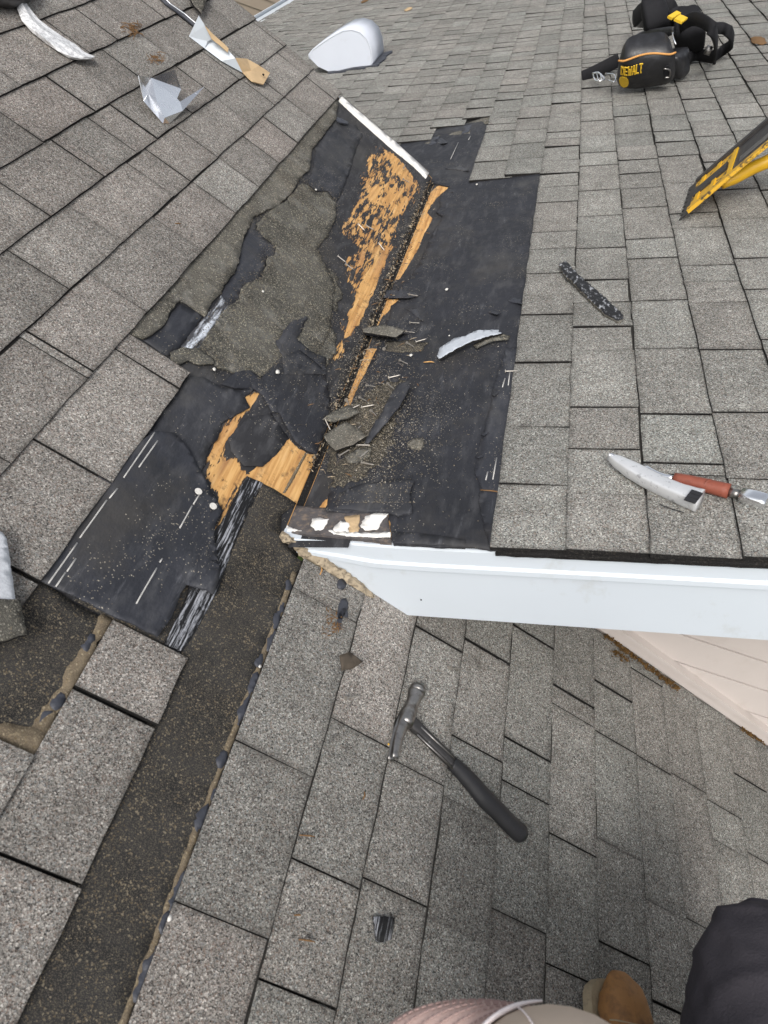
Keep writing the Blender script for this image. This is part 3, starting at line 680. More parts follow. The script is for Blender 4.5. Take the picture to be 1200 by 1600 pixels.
# black sheets below
S('felt_sheet', zA2([(338, 160), (430, 165), (520, 215), (600, 232), (700, 232), (655, 270), (680, 330), (600, 372), (520, 420), (500, 510), (470, 530), (440, 600), (415, 680), (330, 700), (150, 520), (110, 470), (250, 280)]), MA, H0+.0042, .003, M_FELTD, roofA, step=.007, amp=.003, res=.025, wr=.0012, wf=16, seed=10, curl=.007)
S('felt_sheet', zA2([(520, 205), (600, 140), (680, 128), (740, 175), (840, 60), (950, 20), (1090, 130), (1120, 280), (1115, 420), (1085, 500), (1040, 595), (1000, 580), (930, 520), (875, 430), (843, 365), (800, 358), (745, 262), (700, 230), (600, 232)]), MA, H0+.0075, .003, M_FELT, roofA, step=.006, amp=.002, res=.025, wr=.0014, wf=16, seed=11, curl=.007)
S('felt_sheet', zA3([(820, 1350), (900, 1240), (990, 1210), (960, 1290), (930, 1330), (1010, 1400), (1100, 1440), (1090, 1530), (870, 1530), (850, 1420)]), MA, H0+.008, .002, M_FELTD, roofA, step=.006, amp=.004, res=.025, wr=.001, seed=12, curl=.007)
S('felt_sheet', zA2([(560, 500), (680, 380), (800, 358), (900, 500), (820, 595), (750, 655), (650, 650), (580, 570)]), MA, H0+.0012, .0008, M_BASE, roofA, step=.005, amp=.003, res=.03, seed=13, curl=.007)
def f2lift(v, y):
    z = 0
    for (px, py, r, hgt) in ((292, 878, .022, .014), (327, 905, .026, .026), (318, 868, .016, .016), (190, 790, .05, .006), (235, 745, .035, .006), (150, 860, .05, .004), (215, 800, .02, .005), (255, 850, .03, -.004)):
        a, b_ = A(px, py); d2 = ((v-a)**2*2.2+(y-b_)**2)/(r*r); z += hgt*math.exp(-d2)
    return z + .008*noise.ridged_multi_fractal(Vector((v*7+1, y*4, .3)), 1, 2, 3, 1, 2)*.5
S('felt_sheet', zA4([(725, 135), (850, 150), (950, 260), (1010, 370), (1060, 480), (1120, 570), (1150, 630), (1100, 720), (1090, 790), (1120, 900), (1125, 1000), (1090, 1160), (930, 1092), (890, 1150), (830, 1300), (745, 1420), (480, 1300), (60, 1085), (0, 1055), (-20, 1020), (380, 410)]), MA, H0+.008, .0035, M_FELTC, roofA, step=.008, amp=.0012, res=.016, wr=.0006, wf=30, seed=14, curl=.007, lift=f2lift)
for q in ([(725, 145), (530, 430)], [(745, 195), (625, 365)], [(490, 500), (440, 560)], [(425, 570), (260, 800)], [(245, 830), (65, 1083)], [(235, 930), (180, 1010)], [(172, 1015), (110, 1105)], [(1020, 510), (965, 595)], [(958, 605), (880, 745)], [(775, 930), (758, 955)], [(740, 990), (610, 1215)]):
    (a0, a1), (b0, b1) = zA4(q); d = Vector((b0-a0, b1-a1)); nn = Vector((-d.y, d.x)).normalized()*.0013
    N_ = max(2, int(d.length/.015)); ol = [(a0+d.x*k/N_+nn.x, a1+d.y*k/N_+nn.y) for k in range(N_+1)] + [(a0+d.x*k/N_-nn.x, a1+d.y*k/N_-nn.y) for k in range(N_, -1, -1)]
    S('printed_line', ol, MA, H0+.0088, .001, M_LINE, roofA, jag=False, res=.05, lift=f2lift)
# ridged tar strip and headlap band
S('tar_strip', [A(*p) for p in [(388, 741), (413, 752), (372, 838), (345, 915), (315, 972), (288, 1016), (258, 1004), (296, 928), (335, 850), (362, 788)]], MA, H0+.0055, .004, M_RIDGE, roofA, step=.006, amp=.0012, res=.008, wr=.0014, wf=120, seed=15)
hl7 = [(vl[7]-.02, -1.5), (vl[8]-.002, -1.5), (vl[8]-.002, .55), A(458, 898)] + [A(*p) for p in [(480, 880), (466, 868), (440, 836), (443, 800), (466, 784), (432, 762), (410, 751), (370, 838), (343, 915), (313, 972), (286, 1018)]]
S('headlap', hl7, MA, H0+.0048, .003, M_HEAD, roofA, step=.01, amp=.0012, res=.03, wr=.0006, seed=16)
hl5 = [(vl[4]-.03, -1.5), (vl[6]-.002, -1.5), (vl[6]-.002, .5), A(174, 968), A(120, 940), A(72, 908), A(40, 880)]
S('headlap', hl5, MA, H0+.0048, .003, M_HEAD, roofA, step=.01, amp=.0012, res=.03, wr=.0006, seed=17)
S('headlap', [A(*p) for p in [(120, 935), (180, 966), (250, 1000), (262, 1006), (290, 950), (300, 900), (200, 870)]], MA, H0+.003, .002, M_HEAD, roofA, amp=.001, res=.03, seed=18)
# tan dirt line and sealant dabs along the edge of the next course
def band(v0, ya, yb, w, name, mat, h, seed, amp=.003):
    N_ = int(abs(yb-ya)/.02); L = [(v0, ya+(yb-ya)*k/N_) for k in range(N_+1)]; L2 = [(v0+w, y) for _, y in reversed(L)]
    return S(name, L+L2, MA, h, .0015, mat, roofA, step=.006, amp=amp, freq=50, res=.02, seed=seed)
band(vl[8]-.013, -1.4, A(465, 893)[1], .011, 'dirt_shade_line', M_DIRT, H0+.0058, 21)
band(vl[6]-.020, A(52, 1180)[1], A(176, 966)[1], .022, 'dirt_shade_line', M_DIRT, H0+.0062, 22, .006)
S('dirt_shade_line', [A(*p) for p in [(-20, 1128), (20, 1130), (62, 1128), (90, 1105), (75, 1150), (52, 1185), (20, 1165), (-20, 1150)]], MA, H0+.0066, .0015, M_DIRT, roofA, amp=.006, freq=40, res=.02, seed=23)
for i, (px, py, L_, w_) in enumerate(((452, 912, .03, .010), (438, 960, .07, .014), (428, 1000, .05, .014), (408, 1030, .03, .012), (398, 1065, .05, .012), (384, 1105, .07, .012), (350, 1185, .03, .018), (342, 1235, .04, .013), (318, 1275, .05, .013), (283, 1390, .06, .016), (262, 1440, .03, .011), (232, 1520, .07, .016), (92, 1095, .03, .018), (75, 1120, .03, .014), (140, 1002, .03, .012))):
    v, y = A(px, py); N_ = 10
    S('sealant_dab', [(v+w_*math.cos(2*math.pi*k/N_)*.55, y+L_*.5*math.sin(2*math.pi*k/N_)) for k in range(N_)], MA, H0+.0066, .0016, M_TAR, roofA, step=.004, amp=.0065, freq=70, res=.012, wr=.0005, seed=30+i)
for i, (px, py, r) in enumerate(((533, 914, .012), (534, 952, .011), (533, 968, .012))):
    v, y = A(px, py); ly = .03 if i else .014
    S('tar_patch', [(v+r*math.cos(2*math.pi*k/12), y+ly*math.sin(2*math.pi*k/12)) for k in range(12)], MA, .0035, .005, M_TAR, roofA, step=.005, amp=.003, freq=70, res=.015, seed=50+i)
# gable side of the valley: big felt sheet with ragged edge
F3 = [B(p[0]+(15 if 320 < p[1] < 640 else 3), p[1]) for p in [(699, 289), (683, 305), (672, 322), (666, 330), (676, 336), (662, 360), (655, 372), (648, 392), (636, 414), (620, 438), (606, 452), (616, 462), (596, 476), (588, 505), (578, 530), (566, 555), (556, 590), (545, 620), (536, 650), (526, 690), (520, 730), (512, 765), (506, 790)]]
F3 += [B(508, 797), B(606, 800), B(612, 846), B(668, 850), B(772, 856), (.50, 1.045), (.49, 3.25), (.33, 3.27), (.20, 3.30), (.21, 3.95), (.12, 4.14), (-.24, 4.05), (-.34, 3.72), B(632, 238), B(655, 262), B(664, 274), B(678, 284)]
def f3lift(w, y): return .0022*noise.noise(Vector((w*3, y*14, 1))) + .0015*noise.noise(Vector((w*16, y*6, 5)))
S('felt_sheet', F3, MB, H0+.0062, .004, M_FELT, roofB, step=.008, amp=.0035, freq=45, res=.026, wr=.0007, wf=40, seed=60, curl=.007, lift=f3lift)
S('felt_sheet', [B(*p) for p in [(530, 770), (560, 758), (600, 750), (625, 748), (646, 752), (640, 772), (644, 800), (622, 806), (606, 800), (560, 797), (520, 793)]], MB, H0+.0105, .004, M_FELTD, roofB, step=.006, amp=.003, res=.022, wr=.001, seed=61, curl=.007)
S('felt_sheet', [B(*p) for p in [(792, 545), (780, 575), (768, 620), (762, 650), (750, 695), (742, 735), (752, 760), (748, 790), (765, 850), (800, 850), (812, 600), (812, 545)]], MB, H0+.0098, .003, M_FELTC, roofB, step=.006, amp=.003, res=.022, wr=.0008, seed=62, curl=.007)
for q in ([(789, 590), (785, 604)], [(797, 578), (794, 601)], [(776, 714), (770, 748)], [(762, 736), (759, 749)], [(716, 222), (704, 248)], [(735, 212), (732, 218)]):
    (a0, a1), (b0, b1) = [B(*p) for p in q]; nn = .0013
    S('printed_line', [(a0-nn, a1), (a0+nn, a1), (b0+nn, b1), (b0-nn, b1)], MB, H0+.0108, .001, M_LINE, roofB, jag=False, res=.05)
# lifted tears in the felt
for i, q in enumerate(([(690, 330+70), (600, 462), (640, 470), (655, 460), (628, 452)], [(793, 468), (810, 474), (818, 478), (816, 466), (800, 462)], [(762, 486), (776, 494), (782, 490), (770, 482)], [(632, 480), (650, 492), (662, 505), (650, 480)], [(556, 520), (590, 527), (640, 522), (625, 516), (590, 512)],
                       [(768, 618), (772, 622), (780, 612), (776, 610)], [(750, 680), (756, 684), (764, 676), (760, 672)], [(742, 715), (748, 719), (756, 714), (752, 710)], [(676, 218), (692, 226), (700, 222), (690, 214)], [(696, 262), (716, 264), (736, 268), (720, 258)])):
    if i == 0: q = [(600, 452), (600, 463), (640, 468), (657, 459), (628, 450)]
    c = [B(*p) for p in q]; y0 = min(p[1] for p in c)
    S('felt_flap', c, MB, H0+.0085, .0022, M_FELTC, roofB, step=.005, amp=.002, freq=60, res=.012, seed=70+i, lift=lambda w, y, y0=y0: max(0, .010-(y-y0)*.30))

# dark rubble line down the bottom of the valley
def valley_pt(y, s): return Vector((s, y, abs(s)*.42+H0+.004))
# ------------------------------------------------------------------ loose grit in the valley (uncountable)
def scatter(name, n, fn, mats, smin, smax, label, cat):
    V, F, I = [], [], []
    for _ in range(n):
        p, s = fn(); s *= random.uniform(smin, smax); k = len(V)
        for a in range(4):
            V.append(p + Vector((random.uniform(-1, 1), random.uniform(-1, 1), random.uniform(-.3, .9)))*s)
        F += [(k, k+1, k+2), (k, k+3, k+1), (k+1, k+3, k+2), (k, k+2, k+3)]; mm = random.randrange(len(mats)); I += [mm]*4
    o = obj(name, V, F, None, None, False, V[0], None, mats, I); tag(o, label, cat, kind='stuff'); return o
M_G1 = plain('grit_tan', (.20, .17, .125), .9, .1, 0, .4, 300, 0); M_G2 = plain('grit_dark', (.035, .032, .03), .9, .1, 0, .4, 300, 0); M_G3 = plain('grit_pale', (.36, .33, .28), .9, .1, 0, .3, 300, 0)
def on_roof(v, y, side, h): return (DA*v + YY*y + NA*h) if side == 'A' else (DB*v + YY*y + NB*h)
def grit_pt():
    r = random.random()
    if r < .45:
        px, py = random.gauss(590, 34), random.gauss(655, 62); py = min(py, 785)
        w, y = B(px, py)
        if w < .004: v, y = A(px, py); return on_roof(min(v, -.002), y, 'A', H0+.012), 1
        return on_roof(w, y, 'B', H0+.012), 1
    if r < .75:
        t = random.random(); y = 1.3+1.9*t; s = random.gauss(-.01, .02)
        return (on_roof(s, y, 'A', H0+.005) if s < 0 else on_roof(s, y, 'B', H0+.005)), 1
    if r < .84:
        px, py = random.gauss(690, 50), random.gauss(620, 80); w, y = B(px, min(py, 830)); return on_roof(max(w, .01), y, 'B', H0+.0095), .8
    px, py = random.gauss(500, 42), random.gauss(470, 85); v, y = A(px, py); return on_roof(min(v, -.01), max(1.2, min(3.2, y)), 'A', H0+.010), .8
S('grit_bed', [B(*p) for p in [(524, 668), (552, 630), (590, 600), (630, 590), (622, 640), (612, 690), (592, 726), (556, 750), (520, 756), (508, 720)]], MB, H0+.0088, .003, M_BED, roofB, step=.006, amp=.022, freq=34, res=.018, wr=.003, wf=40, seed=64)
S('grit_bed', [B(*p) for p in [(600, 534), (640, 528), (668, 534), (660, 544), (634, 548), (604, 546)]], MB, H0+.0086, .003, M_BED, roofB, step=.006, amp=.010, freq=30, res=.018, wr=.002, wf=40, seed=65)
scatter('loose_granules', 18000, grit_pt, [M_G1, M_G2, M_G1, M_G3], .0008, .0024, 'loose shingle grit spread over the torn-out valley', 'grit')
G1e = [Vector(p) for p in G1b]
def g1_pt():
    k_ = random.randrange(len(G1e)); a, b_ = G1e[k_], G1e[(k_+1) % len(G1e)]; p = a.lerp(b_, random.random()) + Vector((random.gauss(0, .016), random.gauss(0, .022)))
    return on_roof(max(vl[4]+.01, min(-.01, p.x)), p.y, 'A', H0+.007), 1
scatter('loose_granules', 6000, g1_pt, [M_G2, M_G1, M_OLD2, M_G2], .0008, .0026, 'grit shed round the ragged edge of the old shingle layer', 'grit')
def crud_pt():
    y = random.uniform(1.28, 3.28); s = random.gauss(-.007, .006)
    return (on_roof(s, y, 'A', H0+.004) if s < 0 else on_roof(s, y, 'B', H0+.004)), 1
scatter('valley_rubble', 1500, crud_pt, [M_G2, M_TORN, M_G2, M_EDGE], .002, .007, 'dark crumbled shingle and wood rubble in the crease of the valley', 'rubble')

sp_ = MBd()
for _ in range(170):
    y = random.uniform(1.25, 3.2) if random.random() < .5 else random.uniform(1.25, 1.9); t = random.gauss(.02, .035) if y > 1.9 else random.gauss(.05, .05)
    p = on_roof(t, y, 'A' if t < 0 else 'B', H0+.0115); d = (YY*random.gauss(0, 1)+DB*random.gauss(0, 1)+NB*random.gauss(0, .12)).normalized()*random.uniform(.006, .022)
    w_ = random.uniform(.0006, .0018); v_, f_ = tube([p-d*.5, p+Vector((0, 0, .001)), p+d*.5], [w_*.6, w_, w_*.3], 4); sp_.add(v_, f_, random.randrange(4))
tag(sp_.build('splinters', None, None, origin=on_roof(.03, 1.6, 'B', 0), mats=[M_TORN, M_G2, M_RAKEWOOD, M_NEEDLE]), 'fine wood splinters and shingle shreds littering the valley', 'splinters', kind='stuff')
# ------------------------------------------------------------------ loose scraps
def scrap(name, pts, side, h, th, mat, label, cat='scrap', lift=None, amp=.002, res=.015, seed=0, mats=None, step=.006, freq=60, wr=.001):
    fn, M = (A, MA) if side == 'A' else (B, MB)
    o = sheet(name, [fn(*p, h) for p in pts], M, h, th, mat, None, step=step, amp=amp, freq=freq, res=res, wr=wr, wf=30, seed=seed, lift=lift, mats=mats)
    return tag(o, label, cat)
def arch(fn, p0, p1, h0, h1, mid):
    a, b_ = Vector(fn(*p0)), Vector(fn(*p1)); d = b_-a; L2 = d.dot(d)
    def f(x, y):
        t = max(0, min(1, (Vector((x, y))-a).dot(d)/L2)); return h0+(h1-h0)*t+mid*4*t*(1-t)
    return f
scrap('shingle_scrap', [(566, 519), (600, 517), (634, 523), (630, 527), (620, 535), (596, 533), (570, 527)], 'B', .006, .004, M_SH, 'flat grey shingle sliver bridging the bare wood in the middle of the valley', lift=arch(B, (566, 520), (634, 523), .012, .016, .006), mats=[M_OLD, M_EDGE])
scrap('shingle_scrap', [(683, 556), (690, 547), (712, 537), (728, 535), (745, 526), (778, 521), (784, 527), (760, 536), (740, 543), (716, 552), (696, 560), (686, 563)], 'B', .004, .006, M_STREAK, 'pale silvered strip of torn shingle arched on the black felt', amp=.005, freq=110, step=.004, lift=arch(B, (683, 556), (784, 524), .006, .010, .012), mats=[plain('pale_tar_film', (.42, .45, .49), .5, .4, 0, .15, 80, .3), M_EDGE], seed=3)
scrap('shingle_scrap', [(740, 541), (784, 526), (797, 527), (795, 533), (770, 537), (745, 546)], 'B', 0.0, .004, M_OLD2, 'thin dark shingle sliver under the right end of the pale silvered strip', lift=arch(B, (740, 541), (797, 530), .004, .006, .006), seed=4)
scrap('shingle_scrap', [(873, 419), (884, 415), (893, 424), (912, 442), (945, 468), (973, 492), (974, 499), (966, 503), (944, 492), (920, 472), (900, 452), (880, 432)], 'B', .006, .006, M_RIDGE, 'curved black torn shingle strip with whitish streaks lying across tabs on the right', amp=.004, freq=80, step=.005, lift=arch(B, (875, 418), (972, 498), .014, .003, .002), mats=[streak_mat('scraped_tar', (.012, .012, .013), (.33, .34, .36), .54, .64, (1, .55, 1), 95), M_OLD], seed=5)
scrap('shingle_scrap', [(506, 685), (522, 674), (541, 664), (560, 672), (573, 684), (551, 699), (525, 709), (514, 697)], 'B', .010, .004, M_OLD, 'square grey shingle scrap with gritty face at the foot of the valley', lift=arch(B, (506, 685), (573, 684), .006, .004, .004), mats=[M_OLD, M_EDGE], seed=6)
scrap('shingle_scrap', [(538, 712), (556, 703), (580, 698), (578, 712), (558, 722), (545, 722)], 'B', .003, .003, M_OLD2, 'small brownish shingle piece just below the square grey scrap', seed=7)
scrap('paper_scrap', [(570, 694), (580, 675), (597, 652), (612, 622), (622, 605), (640, 596), (642, 608), (636, 622), (626, 640), (606, 664), (590, 680), (576, 694)], 'B', .006, .003, M_FELTD, 'long curved sliver of grey felt paper in the grit of the valley', lift=arch(B, (570, 694), (642, 600), .004, .006, .008), seed=8)
scrap('paper_scrap', [(505, 661), (520, 652), (546, 640), (562, 649), (546, 660), (524, 666)], 'B', .006, .003, M_OLD2, 'ragged grey paper scrap just above the square grey shingle scrap', lift=arch(B, (505, 661), (562, 649), .012, .012, .004), seed=9)
scrap('shingle_chip', [(636, 692), (648, 684), (660, 684), (663, 692), (656, 701), (642, 700)], 'B', -.001, .006, M_OLD, 'lone gritty shingle chip on open felt above the rake edge', seed=10)
scrap('shingle_scrap', [(584, 1433), (600, 1430), (617, 1434), (612, 1468), (602, 1472), (590, 1470)], 'A', .007, .005, M_RIDGE, 'black square tar scrap on the foreground shingles below the hammer', seed=11)
scrap('shingle_chip', [(531, 1024), (546, 1018), (567, 1034), (556, 1042), (534, 1048)], 'A', .006, .004, plain('brown_chip', (.085, .07, .055), .9, .1, 0, .3, 60, .3), 'small brown triangular shingle chip up-slope of the hammer', seed=12)
scrap('shingle_scrap', [(-60, 955), (-20, 948), (28, 944), (38, 998), (0, 1012), (-60, 1025)], 'A', .012, .006, M_OLD, 'gritty shingle scrap poking in at the left edge over the bare headlap', lift=arch(A, (-60, 980), (38, 975), .03, .012, .004), mats=[M_OLD, M_EDGE], seed=13)
scrap('shingle_scrap', [(-40, 825), (0, 838), (9, 847), (24, 955), (0, 960), (-40, 960)], 'A', .016, .004, M_SILVER, 'bent scrap with a speckled silver face at the left edge', lift=arch(A, (-40, 900), (20, 900), .02, .008, .0), mats=[plain('speckled_silver', (.55, .57, .60), .6, .3, 0, .35, 220, .5), M_OLD], seed=14)
# small chips
M_CHIPW = plain('pale_chip', (.62, .60, .56), .8, .2, 0, .15, 80, .3)
for i, (px, py, sd_, r, lab) in enumerate(((434, 581, 'A', .008, 'white paint chip on the black sheet left of the valley'), (335, 577, 'A', .006, 'pale oval pebble on old grit near the shingle corner'), (263, 1436, 'A', .005, 'white blob on the dirt line beside the long dark headlap band'), (411, 455, 'A', .005, 'pale speck in the middle of the old grit layer'), (494, 296, 'A', .005, 'pale speck on the upper black patch'), (642, 555, 'B', .007, 'whitish pebble in the valley left of the silvered strip'), (698, 452, 'B', .008, 'cream splinter lying on the upper black felt'), (702, 524, 'B', .004, 'tiny pale pebble above the silvered strip'), (745, 288, 'B', .007, 'small grey stone below the stepped shingle edge'), (605, 1164, 'A', .003, 'yellow crumb left of the hammer claw'), (404, 1043, 'A', .004, 'white crumb on the dirt line level with the brown chip'))):
    v, y = (A if sd_ == 'A' else B)(px, py); hh = .004 if py > 1000 else H0+.010
    vs2, fs2 = [], []
    bm = bmesh.new(); bmesh.ops.create_icosphere(bm, subdivisions=1, radius=r*.85)
    for vv in bm.verts: vv.co = Vector((vv.co.x*random.uniform(.7, 1.1), vv.co.y*random.uniform(.9, 1.5), vv.co.z*.5))
    M_ = MA if sd_ == 'A' else MB
    vs2 = [M_ @ (vv.co+Vector((v, y, hh+r*.3))) for vv in bm.verts]; bm.verts.index_update(); fs2 = [tuple(q.index for q in f.verts) for f in bm.faces]; bm.free()
    o = obj('pebble', vs2, fs2, M_YELT if 'yellow' in lab else M_CHIPW, None, True, M_ @ Vector((v, y, hh))); tag(o, lab, 'pebble', 'loose pale crumbs')
# nails
NAIL_LABELS = {(608, 590): 'nail lying level above the curved paper sliver, upper of two', (606, 600): 'slanting nail just above the curved paper sliver, lower of two', (573, 602): 'nail on the felt right of the lower bare wood stripe', (562, 621): 'slanting nail at the foot of the bare wood stripe', (566, 636): 'level nail right below the bare wood stripe end', (580, 642): 'steep nail between the wood stripe end and the paper sliver', (558, 695): 'pale nail along the lower right edge of the square scrap', (562, 715): 'long nail below the square scrap pointing up to the right', (566, 723): 'lowest nail of the pile, nearly level', (545, 640): 'nail above the ragged grey paper scrap', (640, 460): 'nail on the torn felt lip in the upper valley', (590, 466): 'nail at the left end of the torn felt lip', (641, 504): 'nail on open felt between the felt lip and the grey sliver', (634, 518): 'nail at the right tip of the flat grey sliver', (636, 536): 'nail just below the flat grey sliver pointing down', (650, 534): 'nail right of the flat grey sliver pointing up', (528, 400): 'nail on the torn paper left of the wood flecks, upper', (540, 412): 'nail on the torn paper left of the wood flecks, lower', (631, 262): 'upright nail in the bare wood under the white rake edge', (630, 280): 'slanting nail in the bare wood under the white rake edge', (560, 350): 'nail among the wood flecks at mid height, left one', (572, 352): 'nail among the wood flecks at mid height, right one', (592, 380): 'nail beside the crease above the grey sliver', (530, 712): 'nail below the left corner of the square scrap', (508, 655): 'nail at the left edge of the ragged paper scrap', (600, 545): 'steep nail below the flat grey sliver in the grit', (552, 676): 'nail lying across the square grey scrap', (625, 563): 'nail in the grit above the curved paper sliver tip', (541, 625): 'nail on the crease beside the wood stripe foot'}
def nail_mesh():
    b_ = MBd(); v_, f_ = tube([(0, 0, 0), (0, .027, 0), (0, .032, 0)], [.0016, .0016, .0003], 6); b_.add(v_, f_)
    v_, f_ = tube([(0, -.0012, 0), (0, 0, 0)], [.0052, .0052], 10); b_.add(v_, f_); return b_
nb0 = nail_mesh(); nme = bpy.data.meshes.new('nail'); nme.from_pydata(nb0.v, [], nb0.f); nme.materials.append(M_NAIL)
nails = [(608, 590, 'B', 10), (606, 600, 'B', -35), (573, 602, 'B', -15), (562, 621, 'B', -30), (566, 636, 'B', 8), (580, 642, 'B', -45), (558, 695, 'B', 2), (562, 715, 'B', 38), (566, 723, 'B', -10), (545, 640, 'B', 20), (640, 460, 'B', -8), (590, 466, 'B', -40), (641, 504, 'B', -5), (634, 518, 'B', -8), (636, 536, 'B', -25), (650, 534, 'B', 15), (528, 400, 'A', -38), (540, 412, 'A', -35), (631, 262, 'A', 70), (630, 280, 'A', -30), (560, 350, 'A', -45), (572, 352, 'A', -35), (592, 380, 'A', -50), (530, 712, 'B', 30), (508, 655, 'A', -60), (600, 545, 'B', 60), (552, 676, 'B', 40), (625, 563, 'B', -20), (541, 625, 'B', -60), (790, 580, 'B', 2), (704, 1044, 'A', -4), (541, 1091, 'A', 10), (511, 932, 'A', -25)]
for i, (px, py, s, ang) in enumerate(nails):
    M_ = MA if s == 'A' else MB
    hh = (.010 if py > 900 else H0+.015)
    v, y = (A if s == 'A' else B)(px, py, hh)
    # image angle -> direction on the plane
    v2, y2 = (A if s == 'A' else B)(px+10*math.cos(rad(ang)), py-10*math.sin(rad(ang)), hh)
    th = math.atan2(-(v2-v), (y2-y))
    o = bpy.data.objects.new('roofing_nail', nme); COL.objects.link(o)
    o.matrix_world = M_ @ Matrix.Translation((v, y, hh)) @ Matrix.Rotation(th, 4, 'Z') @ Matrix.Rotation(random.uniform(-.1, .1), 4, 'X')
    if py == 1044: tag(o, 'single bent nail on the foreground shingles above the hammer head', 'nail', 'loose roofing nails')
    elif py == 1091: tag(o, 'nail on the foreground shingles up-slope of the hammer claw', 'nail', 'loose roofing nails')
    elif py == 932: tag(o, 'nail by the oval tar patch below the torn fascia end', 'nail', 'loose roofing nails')
    elif px == 790: tag(o, 'nail at the edge of the right-hand shingles beside the printed dashes', 'nail', 'loose roofing nails')
    else: tag(o, NAIL_LABELS[(px, py)], 'nail', 'loose roofing nails')
for px, py, lab in ((310, 768, 'upright nail with round pale head on the wrinkled felt, upper of the two'), (333, 791, 'upright nail with round pale head by the ridged tar strip, lower of the two')):
    v, y = A(px, py, H0+.016)
    b_ = MBd(); v_, f_ = tube([(0, 0, 0), (0, 0, .009), (0, 0, .0105)], [.003, .003, .003], 8); b_.add([MA @ (p+Vector((v, y, H0+.006))) for p in v_], f_)
    v_, f_ = tube([(0, 0, .0105), (0, 0, .012)], [.008, .0075], 12); b_.add([MA @ (p+Vector((v, y, H0+.006))) for p in v_], f_)
    o = b_.build('roofing_nail', M_CHIPW, None, origin=MA @ Vector((v, y, H0+.006))); tag(o, lab, 'nail', 'upright nails in the felt')
# twigs
for px, py, ang, L_, s, lab in ((480, 1470, -10, .03, 'A', 'short brown twig on the foreground shingles left of the tar scrap'), (480, 1306, -5, .03, 'A', 'thin reddish twig on shingles below the dirt line'), (465, 1430, 0, .012, 'A', 'tiny tan splinter on shingles left of the tar scrap'), (768, 768, -8, .05, 'B', 'thin tan twig lying against the right-hand shingle edge'), (568, 1243, 80, .015, 'A', 'yellowish splinter upright on shingles left of the hammer grip'), (501, 892, 80, .02, 'A', 'orange wood splinter under the torn fascia end'), (278, 349, 0, .02, 'A', 'small brown leaf stem on a left roof tab'), (670, 566, 0, .03, 'B', 'orange splinter at the left end of the silvered strip')):
    fn, M_ = (A, MA) if s == 'A' else (B, MB); hh = .006 if py > 820 or px < 300 else H0+.012
    a = Vector((*fn(px, py, hh), hh)); b2 = Vector((*fn(px+20*math.cos(rad(ang)), py-20*math.sin(rad(ang)), hh), hh)); d = (b2-a).normalized()*L_
    P = [M_ @ (a-d*.5), M_ @ (a+d*.05+Vector((.002, .001, .001))), M_ @ (a+d*.5)]
    v_, f_ = tube(P, [.0012, .0017, .0008], 6, sub=3); o = obj('twig', v_, f_, M_NEEDLE if 'orange' not in lab else M_PLY, None, True, P[1]); tag(o, lab, 'twig', 'loose twigs')
# needle tufts and moss
def needles(name, px, py, n, sx, sy, fn3, label, L_=(.012, .035), mat=M_NEEDLE, h=.006, flat_=.4):
    b_ = MBd()
    for _ in range(n):
        p = fn3(px+random.gauss(0, sx), py+random.gauss(0, sy), h)
        d = Vector((random.gauss(0, 1), random.gauss(0, 1), random.gauss(0, flat_))).normalized()*random.uniform(*L_)
        v_, f_ = tube([p-d*.5, p+Vector((0, 0, random.uniform(0, .006))), p+d*.5], [.0008, .0011, .0004], 4); b_.add(v_, f_)
    o = b_.build(name, mat, None, origin=fn3(px, py, 0)); return tag(o, label, 'debris', kind='stuff')
needles('pine_needles', 207, 46, 60, 6, 5, A3, 'tuft of dry brown needles in a joint of the left roof')
needles('pine_needles', 245, 92, 22, 7, 3, A3, 'dry brown needles above the bent silver flashing', (.02, .05))
needles('pine_needles', 520, 975, 50, 7, 12, A3, 'rusty needle crumbs beside the oval tar patch', (.004, .012))
def moss_run(pts, n, label):
    b_ = MBd()
    for _ in range(n):
        k = random.randrange(len(pts)-1); t = random.random(); px = pts[k][0]+(pts[k+1][0]-pts[k][0])*t; py = pts[k][1]+(pts[k+1][1]-pts[k][1])*t
        p = A3(px-abs(random.gauss(0, 4)), py+abs(random.gauss(0, 3)), random.uniform(.004, .012)); s = random.uniform(.002, .006)
        V = [p+Vector((random.uniform(-1, 1), random.uniform(-1, 1), random.uniform(-.5, 1)))*s for _ in range(4)]; b_.add(V, [(0, 1, 2), (0, 3, 1), (1, 3, 2), (0, 2, 3)])
    o = b_.build('moss', M_MOSS, None, origin=A3(*pts[0])); tag(o, label, 'moss', kind='stuff')
moss_run([(948, 990), (985, 1018), (1030, 1050), (1062, 1074)], 620, 'orange-brown moss and needles packed along the foot of the beige wall')
moss_run([(1164, 1134), (1195, 1156)], 380, 'orange moss clump at the foot of the wall near the right edge')
moss_run([(960, 1014), (985, 1030)], 120, 'thin line of moss in a shingle joint near the wall')
